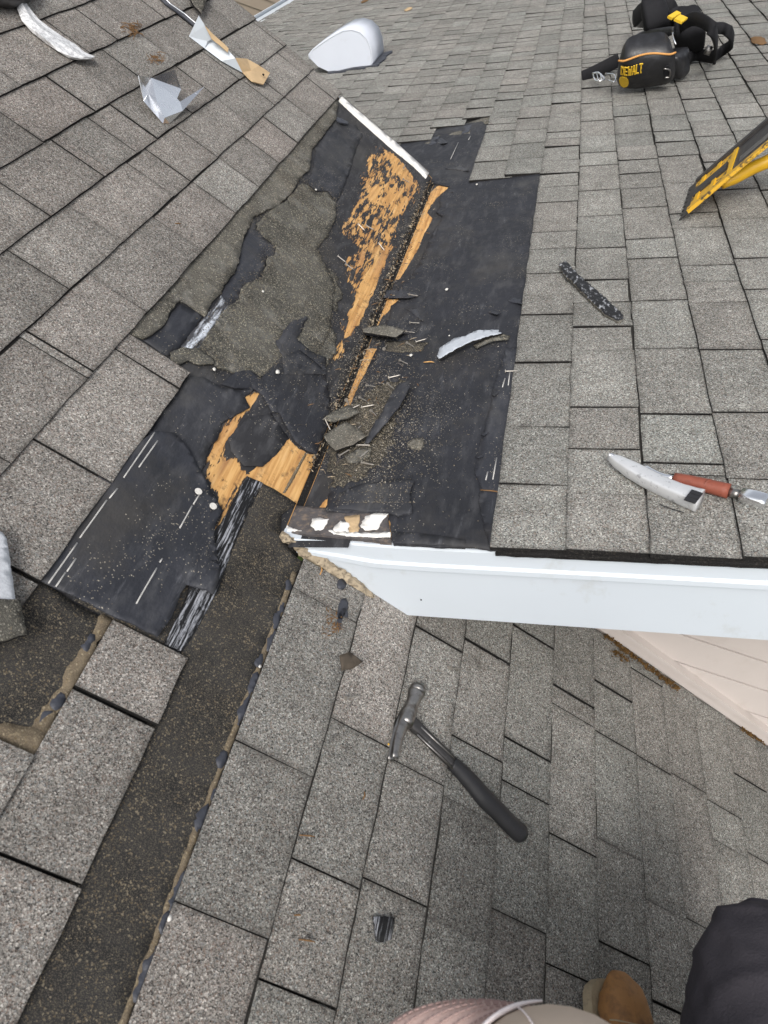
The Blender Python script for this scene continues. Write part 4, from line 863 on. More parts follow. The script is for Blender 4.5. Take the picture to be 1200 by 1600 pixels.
# ------------------------------------------------------------------ bent metal pieces on the left roof
q = lambda zx, zy, h: A3(190+zx/4.615, zy/4.615, h)
fl = MBd()
P = [q(118, 545, .055), q(212, 562, .045), q(380, 502, .075), q(428, 640, .03), q(398, 712, .022), q(255, 735, .03), q(158, 732, .02), q(190, 672, .02), q(298, 892, .006), q(345, 890, .004), q(310, 850, .02), q(598, 624, .055), q(440, 800, .014), q(420, 735, .02), q(265, 800, .012)]
fl.add(P, [(0, 1, 7), (0, 7, 6), (1, 4, 5, 7), (1, 2, 3, 4), (6, 7, 14, 8), (7, 5, 14), (5, 4, 13, 10), (5, 10, 14), (14, 10, 8), (10, 12, 9, 8), (13, 11, 12, 10)])
root = fl.build('bent_flashing', M_SILVER, None, origin=A3(255, 165, 0)); tag(root, 'crumpled shiny metal flashing lying on the left roof', 'flashing')
root.modifiers.new('thick', 'SOLIDIFY').thickness = .0012
root = empty('drip_edge_piece', A3(350, 85, 0), 'bent white drip edge offcut with a tan broken end on the left roof', 'metal offcut')
P = [q(485, 262, .006), q(556, 112, .085), q(600, 185, .07), q(660, 275, .05), q(640, 300, .030), q(620, 298, .03), q(760, 352, .045), q(820, 420, .040), q(872, 524, .010), q(720, 440, .008), q(600, 350, .006)]
o = MBd().add(P, [(0, 5, 2, 1), (5, 4, 3, 2), (0, 10, 5), (10, 9, 4, 5), (9, 8, 7, 6), (4, 9, 6, 3)]).build('flange', M_WHITE, root); o.modifiers.new('thick', 'SOLIDIFY').thickness = .0015
P = [q(820, 420, .040), q(900, 428, .03), q(985, 475, .030), q(1066, 530, .022), q(1020, 614, .012), q(940, 592, .010), q(905, 560, .010), q(872, 524, .010), q(930, 515, .018)]
o = MBd().add(P, [(0, 1, 8, 7), (1, 2, 8), (2, 3, 8), (3, 4, 8), (4, 5, 8), (5, 6, 8), (6, 7, 8)]).build('broken_end', M_TAN, root); o.modifiers.new('thick', 'SOLIDIFY').thickness = .004
for zx, zy in ((742, 345), (1022, 538)):
    c = q(zx, zy, .046 if zx < 800 else .030); v_, f_ = tube([c-NA*.002, c+NA*.002], [.004, .004], 10, up=YY); obj('nail_hole', v_, f_, M_EDGE, root)
P = [q(600, 188, .069), q(660, 250, .060), q(740, 320, .052), q(770, 352, .050), q(765, 380, .044), q(720, 340, .046), q(650, 285, .05)]
o = MBd().add(P, [(0, 1, 6), (1, 2, 5, 6), (2, 3, 4, 5)]).build('inner_face', M_TAN, root); o.modifiers.new('thick', 'SOLIDIFY').thickness = .002
# clear plastic release film
zs = lambda zx, zy, h: A3(zx/6.667, zy/6.667, h)
cl = [((150, -60), (300, -90)), ((150, 0), (250, 0)), ((180, 90), (320, 100)), ((230, 220), (400, 200)), ((340, 340), (530, 300)), ((480, 450), (660, 390)), ((600, 530), (780, 460)), ((720, 605), (880, 545)), ((820, 625), (940, 570)), ((940, 620), (990, 590))]
V = []; F = []
for i, (a, b_) in enumerate(cl):
    for k in range(6):
        t = k/5; V.append(zs(a[0]+(b_[0]-a[0])*t, a[1]+(b_[1]-a[1])*t, .008+.010*math.sin(math.pi*t)+.006*noise.noise(Vector((i*1.9, k*1.7, 2)))+.004*(1 if k % 2 else 0)))
for i in range(len(cl)-1):
    for k in range(5): a = i*6+k; F.append((a, a+1, a+7, a+6))
o = obj('plastic_film', V, F, M_PLASTIC, None, False, V[20]); tag(o, 'crinkled clear plastic film strip at the top left of the roof', 'plastic strip'); o.modifiers.new('thick', 'SOLIDIFY').thickness = .0008
# dark roll at the corner
P = [A3(-70, -22, .03), A3(-30, -14, .032), A3(8, -10, .03), A3(35, -12, .026), A3(52, -18, .02)]
v_, f_ = tube(P, [.03, .034, .032, .026, .012], 14, sub=4, nz=lambda p, t: .004*noise.noise(p*40)); o = obj('felt_roll', v_, f_, M_DKSTEEL, None, True, P[1]); tag(o, 'dark rounded roll cut off by the top left corner', 'roll')
# black strip and brown offcut behind the drip edge piece
root = empty('metal_strip', A3(280, 20, 0), 'black metal strip with bright edge leaving the frame above the left roof', 'metal strip')
P = [A3(238, -18, .012), A3(262, 6, .012), A3(285, 22, .012), A3(306, 40, .010)]
v_, f_ = tube(P, [(.012, .005)]*4, 8, up=NA, power=5); obj('strip', v_, f_, M_TAR, root)
v_, f_ = tube([p+DA*.008+NA*.006 for p in P], [(.0022, .0018)]*4, 6, up=NA, power=5); obj('bright_edge', v_, f_, M_SILVER, root)
scrap('shingle_scrap', [(290, -20), (325, -25), (320, 5), (313, 26), (303, 16), (294, 2)], 'A', .012, .006, M_OLD, 'brownish shingle offcut beside the black strip at the top', lift=arch(A, (300, -20), (313, 26), .02, .012, 0), mats=[M_OLD, M_EDGE], seed=31)

# ------------------------------------------------------------------ hammer
hm = empty('claw_hammer', A3(700, 1190, 0), 'worn claw hammer with black rubber grip lying on the foreground shingles', 'hammer')
hh = .013
P = [A3(x, y, hh) for x, y in ((653, 1074), (651, 1083))]; v_, f_ = tube(P, [.0165, .0180], 18, up=NA); obj('striking_face', v_, f_, M_STEEL, hm, True)
P = [A3(x, y, hh) for x, y in ((650, 1083), (647, 1092), (643, 1102), (638, 1116), (633, 1132))]; v_, f_ = tube(P, [.0180, .0150, .0130, .0165, .0155], 18, up=NA, sub=3); obj('head', v_, f_, M_STEEL, hm, True)
for off in (-1, 1):
    P = [A3(x, y, hh-.004) + NA*(.008*off) for x, y in ((637, 1108), (630, 1125), (623, 1142), (618, 1162), (614, 1186))]
    v_, f_ = tube(P, [(.010, .009), (.0115, .0085), (.011, .007), (.0095, .005), (.007, .002)], 10, up=NA, sub=4); obj('claw', v_, f_, M_STEEL, hm, True)
P = [A3(x, y, hh-.003) for x, y in ((634, 1122), (646, 1132), (662, 1147), (685, 1170), (714, 1199))]
v_, f_ = tube(P, [(.012, .012), (.014, .010), (.0125, .009), (.0125, .009), (.0125, .009)], 14, up=NA, sub=3, power=4); obj('shank', v_, f_, M_DKSTEEL, hm, True)
for sgn in (-1, 1):
    P = [A3(x, y, hh+.006) for x, y in ((655, 1142), (685, 1170), (710, 1195))]
    d = (P[-1]-P[0]).normalized().cross(NA)*.0105*sgn
    v_, f_ = tube([p+d for p in P], [.0018]*3, 8); obj('shank_rib', v_, f_, M_STEEL, hm, True)
P = [A3(x, y, hh-.002) for x, y in ((706, 1192), (716, 1201), (735, 1221), (756, 1246), (778, 1268), (798, 1289), (813, 1302), (819, 1307))]
v_, f_ = tube(P, [(.015, .013), (.0165, .0145), (.0185, .016), (.0205, .017), (.0195, .017), (.0195, .017), (.0205, .0175), (.013, .012)], 18, up=NA, sub=4); obj('grip', v_, f_, M_RUBBER, hm, True)
# ------------------------------------------------------------------ knife and red tool on the gable roof
k = lambda zx, zy, h: B3(930+zx/4.444, 690+zy/4.444, h)
kn = empty('utility_knife', k(450, 320, 0), 'silver hook-nosed utility knife on the right-hand shingles, resting against the red-handled tool', 'knife')
P = [k(98, 104, .028), k(170, 148, .025), k(260, 200, .022), k(360, 256, .020), k(460, 306, .020), k(560, 350, .020), k(650, 384, .020), k(728, 410, .020)]
v_, f_ = tube(P, [(.006, .008), (.0125, .012), (.0165, .014), (.0175, .015), (.017, .0155), (.0175, .016), (.0195, .017), (.0215, .018)], 16, up=NB, sub=4, power=4.2); obj('handle', v_, f_, plain('worn_aluminium_casting', (.66, .67, .68), .4, .5, .45, .1, 30, .12, (.16, .16, .17), (.58, .70), .75), kn, True)
d = (P[-1]-P[-2]).normalized(); s = d.cross(NB)
for i in (-1, 0, 1):
    c = k(700, 388, .0405)+s*(i*.012)-d*.006
    v_, f_ = tube([c-d*.010, c+d*.012], [(.0056, .0012)]*2, 8, up=NB, power=8); obj('inlay', v_, f_, M_RUBBER, kn)
P = [k(460, 425, .012), k(540, 455, .012), k(625, 480, .012)]
v_, f_ = tube([p+s*.006 for p in P], [(.001, .0012)]*3, 6, up=NB); obj('seam', v_, f_, M_RUBBER, kn)
P = [k(92, 98, .034), k(110, 92, .034), k(150, 112, .032)]; v_, f_ = tube(P, [(.002, .003), (.004, .004), (.003, .003)], 8, up=NB, sub=3); obj('nose', v_, f_, M_SILVER, kn, True)
rt = empty('nail_bar', k(800, 320, 0), 'slim steel bar tool with dull red sleeve behind the silver knife', 'hand tool')
P = [k(330, 165, .014), k(440, 225, .014), k(545, 255, .016)]; v_, f_ = tube(P, [(.007, .0025), (.0055, .004), (.006, .005)], 10, up=NB, sub=3); obj('blade', v_, f_, M_SILVER, rt, True)
P = [k(548, 258, .016), k(650, 278, .017), k(780, 308, .017), k(930, 345, .016)]; v_, f_ = tube(P, [.0125, .0135, .0140, .0150], 16, up=NB, sub=3); obj('sleeve', v_, f_, M_RED, rt, True)
P = [k(775, 304, .017), k(785, 310, .017)]; v_, f_ = tube(P, [.0150, .0150], 16, up=NB); obj('sleeve_lip', v_, f_, M_RED, rt, True)
P = [k(930, 352, .016), k(1010, 368, .016)]; v_, f_ = tube(P, [(.009, .009), (.009, .009)], 14, up=NB); obj('neck', v_, f_, M_STEEL, rt, True)
P = [k(1010, 370, .017), k(1090, 395, .017), k(1150, 412, .017), k(1190, 424, .017)]; v_, f_ = tube(P, [(.013, .012), (.0165, .013), (.0165, .013), (.016, .012)], 14, up=NB, power=5); obj('ferrule', v_, f_, M_SILVER, rt, True)
# ------------------------------------------------------------------ roofing shovel
sh = empty('roofing_shovel', B3(1090, 320, 0), 'worn yellow toothed roofing shovel propped on the right roof, handle leaving the frame', 'shovel')
T1, T2 = B3(1061, 345, .006), B3(1077, 294, .014)
U1, U2 = B3(1200, 222, .20), B3(1200, 196, .24)
ax = ((U1+U2)/2-(T1+T2)/2); sidev = (T2-T1); nrm = sidev.cross(ax).normalized()
if nrm.dot(NB) < 0: nrm = -nrm
def sp(a, s, h=0): return T1+sidev*s+ax*a + (U1-T1-ax)*0 + nrm*h
def plate(uv, th, h, name, mat):
    n = len(uv); V = [sp(a, s, h+th/2) for a, s in uv]+[sp(a, s, h-th/2) for a, s in uv]
    return obj(name, V, [tuple(range(n)), tuple(range(2*n-1, n-1, -1))]+[(i, i+n, (i+1) % n+n, (i+1) % n) for i in range(n)], mat, sh)
teeth = [(.12, 0.0)]
for i in range(8): teeth += [(0.0, (i+.12)/8), (0.0, (i+.42)/8), (.055, (i+.72)/8)] if i < 7 else [(0.0, (i+.2)/8), (.0, 1.0)]
teeth += [(.12, 1.0)]
plate(teeth, .003, 0, 'toothed_blade', M_DKSTEEL)
plate([(.115, .0), (.115, 1.0), (.62, .98), (.62, .02)], .004, .0002, 'blade', M_YEL)
plate([(.615, .02), (.615, .98), (1.35, .92), (1.35, .08)], .004, 0, 'upper_blade', M_DKSTEEL)
plate([(.70, .30), (.70, .46), (1.05, .46), (1.05, .30)], .003, .003, 'worn_slot', M_STEEL)
for s0, s1 in ((.0, .09), (.91, 1.0)):
    V = []; plate([(.12, s0), (.12, s1), (1.3, s1 if s0 > .5 else s1+.02), (1.3, s0)], .010, .006, 'side_rib', M_YEL if s0 < .5 else M_DKSTEEL)
plate([(.14, .40), (.14, .62), (.55, .62), (.55, .40)], .008, .005, 'centre_rib', M_DKSTEEL)
for a in (.16, .36, .56):
    plate([(a, .1), (a+.05, .1), (a+.09, .88), (a+.04, .88)], .006, .004, 'cross_rib', M_YELT)
P = [B3(1128, 290, .085), B3(1150, 277, .10), B3(1175, 263, .115), B3(1200, 252, .13), B3(1300, 205, .19), B3(1500, 130, .33)]
v_, f_ = tube(P, [.012, .020, .021, .021, .021, .021], 14, sub=3); obj('handle', v_, f_, M_YELT, sh, True)
# ------------------------------------------------------------------ roof vent
vt = empty('roof_vent', B3(540, 105, 0), 'pale grey hooded roof vent on the far gable slope behind the left roof edge', 'vent')
dep = 6.0
c0 = B3(530, 112, .0)
vy0, vy1 = c0.y, c0.y+.42
pr = [(497, 104), (485, 92), (484, 86), (490, 79), (505, 68), (522, 57), (536, 50), (549, 48), (562, 52), (572, 62), (578, 78), (580, 96), (578, 106), (560, 110), (530, 112), (516, 113)]
pp = [Yp(x, y, vy0) for x, y in pr]; n = len(pp)
V = pp + [Vector((p.x, vy1, p.z)) for p in pp]
obj('side_cheek', V[:n]+[p+Vector((0, .012, 0)) for p in V[:n]], [tuple(range(n-1, -1, -1)), tuple(range(n, 2*n))], M_GREYP, vt)
F = [(i, i+1, i+1+n, i+n) for i in range(1, 12)]
o = obj('hood', V, F, M_GREYP, vt, True); o.modifiers.new('thick', 'SOLIDIFY').thickness = -.012
obj('side_cheek', [p-Vector((0, .012, 0)) for p in V[n:]]+V[n:], [tuple(range(n-1, -1, -1)), tuple(range(n, 2*n))], M_GREYP, vt)
wv = [p.dot(DB) for p in pp]
sheet('tar_skirt', [(min(wv)+.12, vy0-.05), (max(wv)+.05, vy0-.05), (max(wv)+.07, vy1), (min(wv)+.05, vy1)], MB, .012, .02, M_TAR, vt, amp=.012, freq=14, res=.05, wr=.006, wf=20)
# ------------------------------------------------------------------ tool belt
tb = empty('tool_belt', B3(1020, 110, 0), 'black leather tool belt with bulging pouches and looped straps lying on the far right roof', 'tool belt')
z2 = lambda zx, zy, h: B3(880+zx/3.75, zy/3.75, h)
def pouch(corners, thick, name, mat, bulge, parent=tb, nx=14, ny=10):
    """corners TL,TR,BR,BL of the front face; a bulging bag behind it"""
    TL, TR, BR, BL = corners; nn = (TR-TL).cross(BL-TL).normalized(); 
    if nn.dot(CAM-TL) < 0: nn = -nn
    V = []; F = []
    for j in range(ny+1):
        for i in range(nx+1):
            u, v = i/nx, j/ny
            p = (TL*(1-u)+TR*u)*(1-v)+(BL*(1-u)+BR*u)*v
            e = (1-(2*u-1)**6)*(1-(2*v-1)**6); cx_ = (TL+TR+BR+BL)/4; q_ = ((2*u-1)**4)*((2*v-1)**4); p = p+(cx_-p)*(.16*q_); V.append(p+nn*(bulge*e*(.75+.25*math.sin(3.1*v))+.014*noise.noise(p*8)+.006*noise.noise(p*22)))
    n = len(V)
    for j in range(ny+1):
        for i in range(nx+1):
            u, v = i/nx, j/ny
            p = (TL*(1-u)+TR*u)*(1-v)+(BL*(1-u)+BR*u)*v; cx_ = (TL+TR+BR+BL)/4; q_ = (2*u-1)**4*.6+(2*v-1)**4*.4; p = p+(cx_-p)*(.22*q_); V.append(p-nn*thick*(1-.30*(2*u-1)**4)+nn*.014*noise.noise(p*8))
    for j in range(ny):
        for i in range(nx):
            a = j*(nx+1)+i; F.append((a, a+1, a+nx+2, a+nx+1)); F.append((n+a, n+a+nx+1, n+a+nx+2, n+a+1))
    for i in range(nx): a = i; F.append((a, n+a, n+a+1, a+1)); a = ny*(nx+1)+i; F.append((a, a+1, n+a+1, n+a))
    for j in range(ny): a = j*(nx+1); F.append((a, a+nx+1, n+a+nx+1, n+a)); a += nx; F.append((a, n+a, n+a+nx+1, a+nx+1))
    o = obj(name, V, F, mat, parent, True); return o, nn
cor = [z2(325, 325, .20), z2(660, 275, .20), z2(655, 490, .03), z2(310, 520, .02)]
pch, pn = pouch(cor, .10, 'pouch', M_LEA, .035)
def onface(u, v, e=.0):
    TL, TR, BR, BL = cor; b_ = .035*(1-(2*u-1)**6)*(1-(2*v-1)**6)*(.75+.25*math.sin(3.1*v))
    p = (TL*(1-u)+TR*u)*(1-v)+(BL*(1-u)+BR*u)*v; return p+pn*(b_+e)
P = [onface(u, .10-.09*math.sin(math.pi*min(1, max(0, u)))**.8, .008) for u in [i/12 for i in range(13)]]
v_, f_ = tube(P, [.0045]*13, 8, sub=2); obj('piping', v_, f_, M_ORANGE, pch, True)
# lettering on the pouch
STROKE = {'D': [[(0, 0), (0, 1), (.5, 1), (.8, .75), (.8, .25), (.5, 0), (0, 0)]], 'E': [[(.75, 0), (0, 0), (0, 1), (.75, 1)], [(0, .5), (.6, .5)]], 'W': [[(0, 1), (.25, 0), (.5, .7), (.75, 0), (1, 1)]],
          'A': [[(0, 0), (.42, 1), (.84, 0)], [(.17, .35), (.67, .35)]], 'L': [[(0, 1), (0, 0), (.7, 0)]], 'T': [[(.4, 0), (.4, 1)], [(0, 1), (.8, 1)]]}
lt = MBd(); cu = 0
for ch in 'DEWALT':
    wd = {'W': 1.0}.get(ch, .82)
    for st in STROKE[ch]:
        for (xa, ya), (xb, yb) in zip(st, st[1:]):
            pa_ = onface(.06+.062*(cu+xa*.85), .40-.19*ya-.012*cu, .0085); pb_ = onface(.06+.062*(cu+xb*.85), .40-.19*yb-.012*cu, .0085)
            d = (pb_-pa_).normalized(); s = d.cross(pn)*.0033; pa_ -= d*.003; pb_ += d*.003
            lt.add([pa_+s, pb_+s, pb_-s, pa_-s, pa_+s-pn*.004, pb_+s-pn*.004, pb_-s-pn*.004, pa_-s-pn*.004], [(3, 2, 1, 0), (0, 1, 5, 4), (2, 3, 7, 6), (1, 2, 6, 5), (3, 0, 4, 7)])
    cu += wd*1.08+.12
lt.build('lettering', M_LOGO, pch)
def patch(u, v, ru, rv, name, mat, e=.008):
    n = 12; V = [onface(u+ru*math.cos(2*math.pi*k/n)*(1+.25*noise.noise(Vector((k, 1, 0)))), v+rv*math.sin(2*math.pi*k/n), e) for k in range(n)]; V += [p-pn*.006 for p in V]
    obj(name, V, [tuple(range(n-1, -1, -1))]+[(k, (k+1) % n, (k+1) % n+n, k+n) for k in range(n)], mat, pch)
patch(.12, .62, .085, .16, 'worn_patch', M_LOGO); patch(.85, .42, .06, .15, 'side_patch', M_FAB, .010)
P = [onface(.80, .26, .02), onface(.90, .34, .022), onface(.90, .52, .022), onface(.82, .50, .02)]; v_, f_ = tube(P, [.004]*4, 8, sub=3); obj('ring', v_, f_, M_STEEL, pch, True)
pouch([z2(470, 165, .24), z2(640, 95, .26), z2(660, 190, .14), z2(480, 240, .12)], .14, 'pouch', M_FAB, .03)
pouch([z2(640, 190, .20), z2(840, 150, .20), z2(830, 300, .05), z2(660, 330, .05)], .12, 'pouch', M_FAB, .02)
pouch([z2(660, 330, .14), z2(735, 260, .14), z2(735, 440, .02), z2(660, 470, .02)], .06, 'side_pocket', M_LEA, .02)
def strap(pts, w, t, name, mat, up=NB, sub=5):
    v_, f_ = tube([z2(*p) for p in pts], [(t, w*.62)]*len(pts), 8, up=up, sub=sub, power=6); return obj(name, v_, f_, mat, tb, True)
strap([(112, 455, .02), (180, 425, .03), (260, 385, .05), (330, 350, .07)], .055, .006, 'strap_end', M_FAB)
P = [z2(170, 432, .055), z2(205, 425, .06), z2(232, 450, .055), z2(240, 468, .05), z2(190, 474, .05), z2(175, 440, .055)]; v_, f_ = tube(P, [.0045]*6, 8, sub=2); bk = obj('buckle', v_, f_, M_SILVER, tb, True)
for a in (195, 215): P = [z2(a, 430, .06), z2(a+12, 470, .055)]; v_, f_ = tube(P, [.003]*2, 6); obj('prong', v_, f_, M_SILVER, bk, True)
P = [z2(245, 430, .06), z2(300, 438, .06), z2(300, 480, .05), z2(255, 465, .05)]; v_, f_ = tube(P, [.003]*4, 6, sub=3); obj('keeper', v_, f_, M_SILVER, bk, True)
strap([(420, 110, .16), (470, 60, .22), (560, 40, .25), (620, 50, .24), (650, 90, .2)], .07, .012, 'waist_pad', M_FAB)
strap([(415, 105, .10), (450, 130, .12), (520, 120, .14), (600, 80, .18)], .045, .012, 'waist_pad', M_LEA)
strap([(600, 140, .22), (650, 75, .27), (720, 65, .25), (760, 75, .2), (785, 65, .18), (780, 110, .14)], .035, .008, 'belt_strap', M_FAB)
strap([(690, 150, .22), (760, 110, .27), (830, 130, .27), (880, 180, .24), (895, 260, .14), (880, 330, .05), (780, 320, .04), (735, 340, .05)], .048, .007, 'belt_strap', M_FAB)
strap([(860, 170, .18), (930, 165, .17), (975, 190, .15), (990, 250, .08), (930, 300, .03), (890, 330, .03), (890, 345, .03)], .042, .007, 'belt_strap', M_FAB)
strap([(360, 290, .17), (450, 215, .19), (560, 190, .22), (650, 180, .23)], .03, .008, 'belt_strap', M_LEA)
for a, b_ in (((625, 105, .285), (675, 75, .29)), ((672, 125, .28), (705, 100, .285))):
    P = [z2(*a), z2(*b_)]; v_, f_ = tube(P, [(.022 if a[0] > 650 else .014, .006)]*2, 8, power=6); obj('yellow_label', v_, f_, M_LOGO, tb)
P = [z2(640, 190, .24), z2(648, 230, .22), z2(660, 262, .20)]; v_, f_ = tube(P, [.004]*3, 6, sub=3); obj('clip', v_, f_, M_SILVER, tb, True)
P = [z2(835, 290, .13), z2(865, 300, .12)]; v_, f_ = tube(P, [(.02, .02)]*2, 8, power=3); obj('snap', v_, f_, M_STEEL, tb, True)
# pale leaf on far roof and small leaf litter
for px, py, r, lab in ((638, 16, .05, 'pale dry leaf near the top of the far gable slope'), (570, 3, .05, 'brown dry leaf at the top edge of the far gable slope'), (1185, 66, .05, 'brown needle smear by the right edge of the far slope')):
    w, y = B(px, py); o = sheet('dry_leaf', [(w+r*math.cos(a*math.pi/4)*.7, y+2.2*r*math.sin(a*math.pi/4)) for a in range(8)], MB, .010, .003, M_TAN if 'pale' in lab else M_NEEDLE, None, amp=.01, freq=20, res=.04, wr=.004); tag(o, lab, 'leaf', 'dry leaves on the far slope')

# ------------------------------------------------------------------ the person at the bottom edge
M_TRO = plain('charcoal_trousers', (.046, .042, .049), .85, .2, 0, .2, 12, .35, None, bsc=260)
M_SHIRT = plain('grey_shirt', (.22, .22, .23), .9, .15, 0, .1, 15, .3)
M_SKIN = plain('skin', (.46, .27, .19), .55, .35, 0, .08, 20, .05)
M_BOOT = plain('tan_leather', (.30, .15, .055), .62, .3, 0, .3, 16, .35, (.12, .065, .035), (.46, .66), .75)
M_SOLE = plain('boot_welt', (.33, .27, .18), .8, .2, 0, .25, 60, .4, (.15, .12, .08), (.5, .7), .6)
M_CAPP = plain('pink_beige_cotton', (.52, .38, .34), .9, .15, 0, .05, 30, .2, bsc=500)
M_CAPB = plain('cream_cotton', (.56, .46, .37), .9, .15, 0, .05, 30, .2, bsc=500)
M_BAND = plain('pale_band', (.72, .66, .66), .8, .2, 0, .05, 30, .1)
PEL = Vector((.84, -.02, .02)); NECK = Vector((.56, -.02, .40))
rc = ray(902, 1752).normalized(); HEADTOP = CAM+rc*.74
HC = HEADTOP + Vector((.02, -.02, -.10))
person = empty('person', (.86, .1, -.33), 'person in dark trousers, tan boots and a pinkish cap crouching at the bottom right edge', 'person')
# body: one continuous skinned figure (head, neck, trunk, arms with hands)
bm = bmesh.new(); sk = bm.verts.layers.skin.verify()
def bv(p, r, root=False):
    v = bm.verts.new(p); v[sk].radius = (r, r); v[sk].use_root = root; return v
def chain(vs_):
    for a, b_ in zip(vs_, vs_[1:]): bm.edges.new((a, b_))
pelv = bv(PEL+Vector((0, 0, .03)), .13, True); mid_ = bv(PEL.lerp(NECK, .45), .13); chest = bv(PEL.lerp(NECK, .8), .14); neck = bv(NECK+Vector((-.03, 0, .03)), .055)
skl = bv(HC+Vector((.03, -.01, -.03)), .075); skt = bv(HC+Vector((0, 0, .04)), .07)
chain([pelv, mid_, chest, neck, skl, skt])
for sg, el, wr_, fd in ((1, Vector((.98, .0, .10)), Vector((.98, .20, .10)), Vector((-.02, .08, -.02))), (-1, Vector((.46, -.22, .12)), Vector((.56, .0, .10)), Vector((.05, .07, -.02)))):
    s0 = bv(PEL.lerp(NECK, .86)+Vector((.16*sg, -.06*sg-.02, .0)), .062); e0 = bv(el, .045); w0 = bv(wr_, .030); h0 = bv(wr_+fd*.6, .036)
    chain([chest, s0, e0, w0, h0])
    side = fd.cross(Vector((0, 0, 1))).normalized()
    for i_, l_ in ((-1.5, .07), (-.5, .08), (.5, .076), (1.5, .06)):
        f0 = bv(wr_+fd*1.0+side*(.018*i_), .0105); f1 = bv(wr_+fd*1.0+side*(.019*i_)+fd.normalized()*l_*.55, .0095); f2 = bv(wr_+fd*1.0+side*(.019*i_)+fd.normalized()*l_+Vector((0, 0, -.015)), .008); chain([h0, f0, f1, f2])
    t0 = bv(wr_+fd*.5-side*.04*sg+Vector((0, 0, -.005)), .012); t1 = bv(wr_+fd*1.0-side*.06*sg+Vector((0, 0, -.01)), .0095); chain([h0, t0, t1])
me = bpy.data.meshes.new('body'); bm.to_mesh(me); bm.free()
body = bpy.data.objects.new('body', me); COL.objects.link(body); body.parent = person; body.location = -Vector(person.location)
me.materials.append(M_SKIN); body.modifiers.new('skin', 'SKIN'); md = body.modifiers.new('sub', 'SUBSURF'); md.levels = md.render_levels = 2
# shirt
b_ = MBd()
v_, f_ = tube([PEL+Vector((.0, -.0, .0)), PEL.lerp(NECK, .3), PEL.lerp(NECK, .62), PEL.lerp(NECK, .88), NECK+Vector((-.01, 0, .01))], [(.175, .15), (.17, .15), (.20, .155), (.18, .125), (.075, .07)], 24, up=Vector((0, 1, 0)), sub=5, nz=lambda p, t: .008*noise.noise(p*14)); b_.add(v_, f_)
for sg, el, wr_ in ((1, Vector((.98, .0, .10)), Vector((.98, .20, .10))), (-1, Vector((.46, -.22, .12)), Vector((.56, .0, .10)))):
    s0 = PEL.lerp(NECK, .86)+Vector((.14*sg, -.05*sg-.02, .0)); v_, f_ = tube([PEL.lerp(NECK, .84), s0, s0.lerp(el, .5), el, el.lerp(wr_, .55), el.lerp(wr_, .9)], [.10, .085, .065, .058, .05, .045], 18, sub=5, nz=lambda p, t: .006*noise.noise(p*20)); b_.add(v_, f_)
b_.build('shirt', M_SHIRT, person, True)
# trousers
b_ = MBd()
def wr_leg(p, t):
    f = 1-abs(noise.noise(Vector((p.x*7+p.z*6, p.y*11-p.z*9, p.z*5))))*2.2
    g = 1-abs(noise.noise(Vector((p.x*17-p.y*8, p.y*14+p.z*13, p.z*12+4))))*2.2
    return .006*noise.noise(p*8)+.007*max(0, f)**2+.004*max(0, g)**2
KN = A3(1208, 1506, .41)
hipR, ankR = PEL+Vector((.0, .06, .05)), Vector((1.20, .40, -.36))
KD = (KN-hipR).normalized()
v_, f_ = tube([PEL+Vector((.02, -.06, .0)), hipR, hipR.lerp(KN, .4), hipR.lerp(KN, .75), KN-KD*.02, KN+KD*.03, KN+KD*.060, KN+KD*.078, KN+KD*.083], [.15, .130, .120, .108, .100, .088, .062, .030, .004], 64, sub=12, nz=wr_leg, up=Vector((.3, 0, 1))); b_.add(v_, f_)
v_, f_ = tube([KN+Vector((-.005, -.01, -.01)), KN.lerp(ankR, .25)+Vector((.02, .02, 0)), KN.lerp(ankR, .6), ankR], [.080, .082, .072, .062], 40, sub=10, nz=wr_leg, up=Vector((1, 0, .3))); b_.add(v_, f_)
TOE = A3(934, 1534, .02); HEEL = A3(962, 1700, .02); HEEL = TOE+(HEEL-TOE).normalized()*.29
ankL = HEEL+(TOE-HEEL)*.22+NA*.13; KL = Vector((.80, .10, .13)); hipL = PEL+Vector((-.08, .0, -.01))
v_, f_ = tube([PEL+Vector((.0, -.06, .0)), hipL, hipL.lerp(KL, .5), KL, KL.lerp(ankL, .5)+Vector((.0, .01, 0)), ankL], [.15, .12, .10, .08, .07, .062], 28, sub=8, nz=wr_leg, up=Vector((1, .2, 0))); b_.add(v_, f_)
tro = b_.build('trousers', M_TRO, person, True)
for sd0 in (.42, .36):
    P = []
    for t in [.30+.065*i for i in range(12)]:
        c = hipR.lerp(KN, t); d = CAM-c; d = (d-KD*d.dot(KD)).normalized(); sv_ = KD.cross(d); r_ = .126-.022*t
        P.append(c+(d*.90+sv_*(sd0-.35*t)).normalized()*(r_+.0045))
    v_, f_ = tube(P, [.0016]*12, 6, sub=3); obj('seam', v_, f_, M_FAB, tro, True)
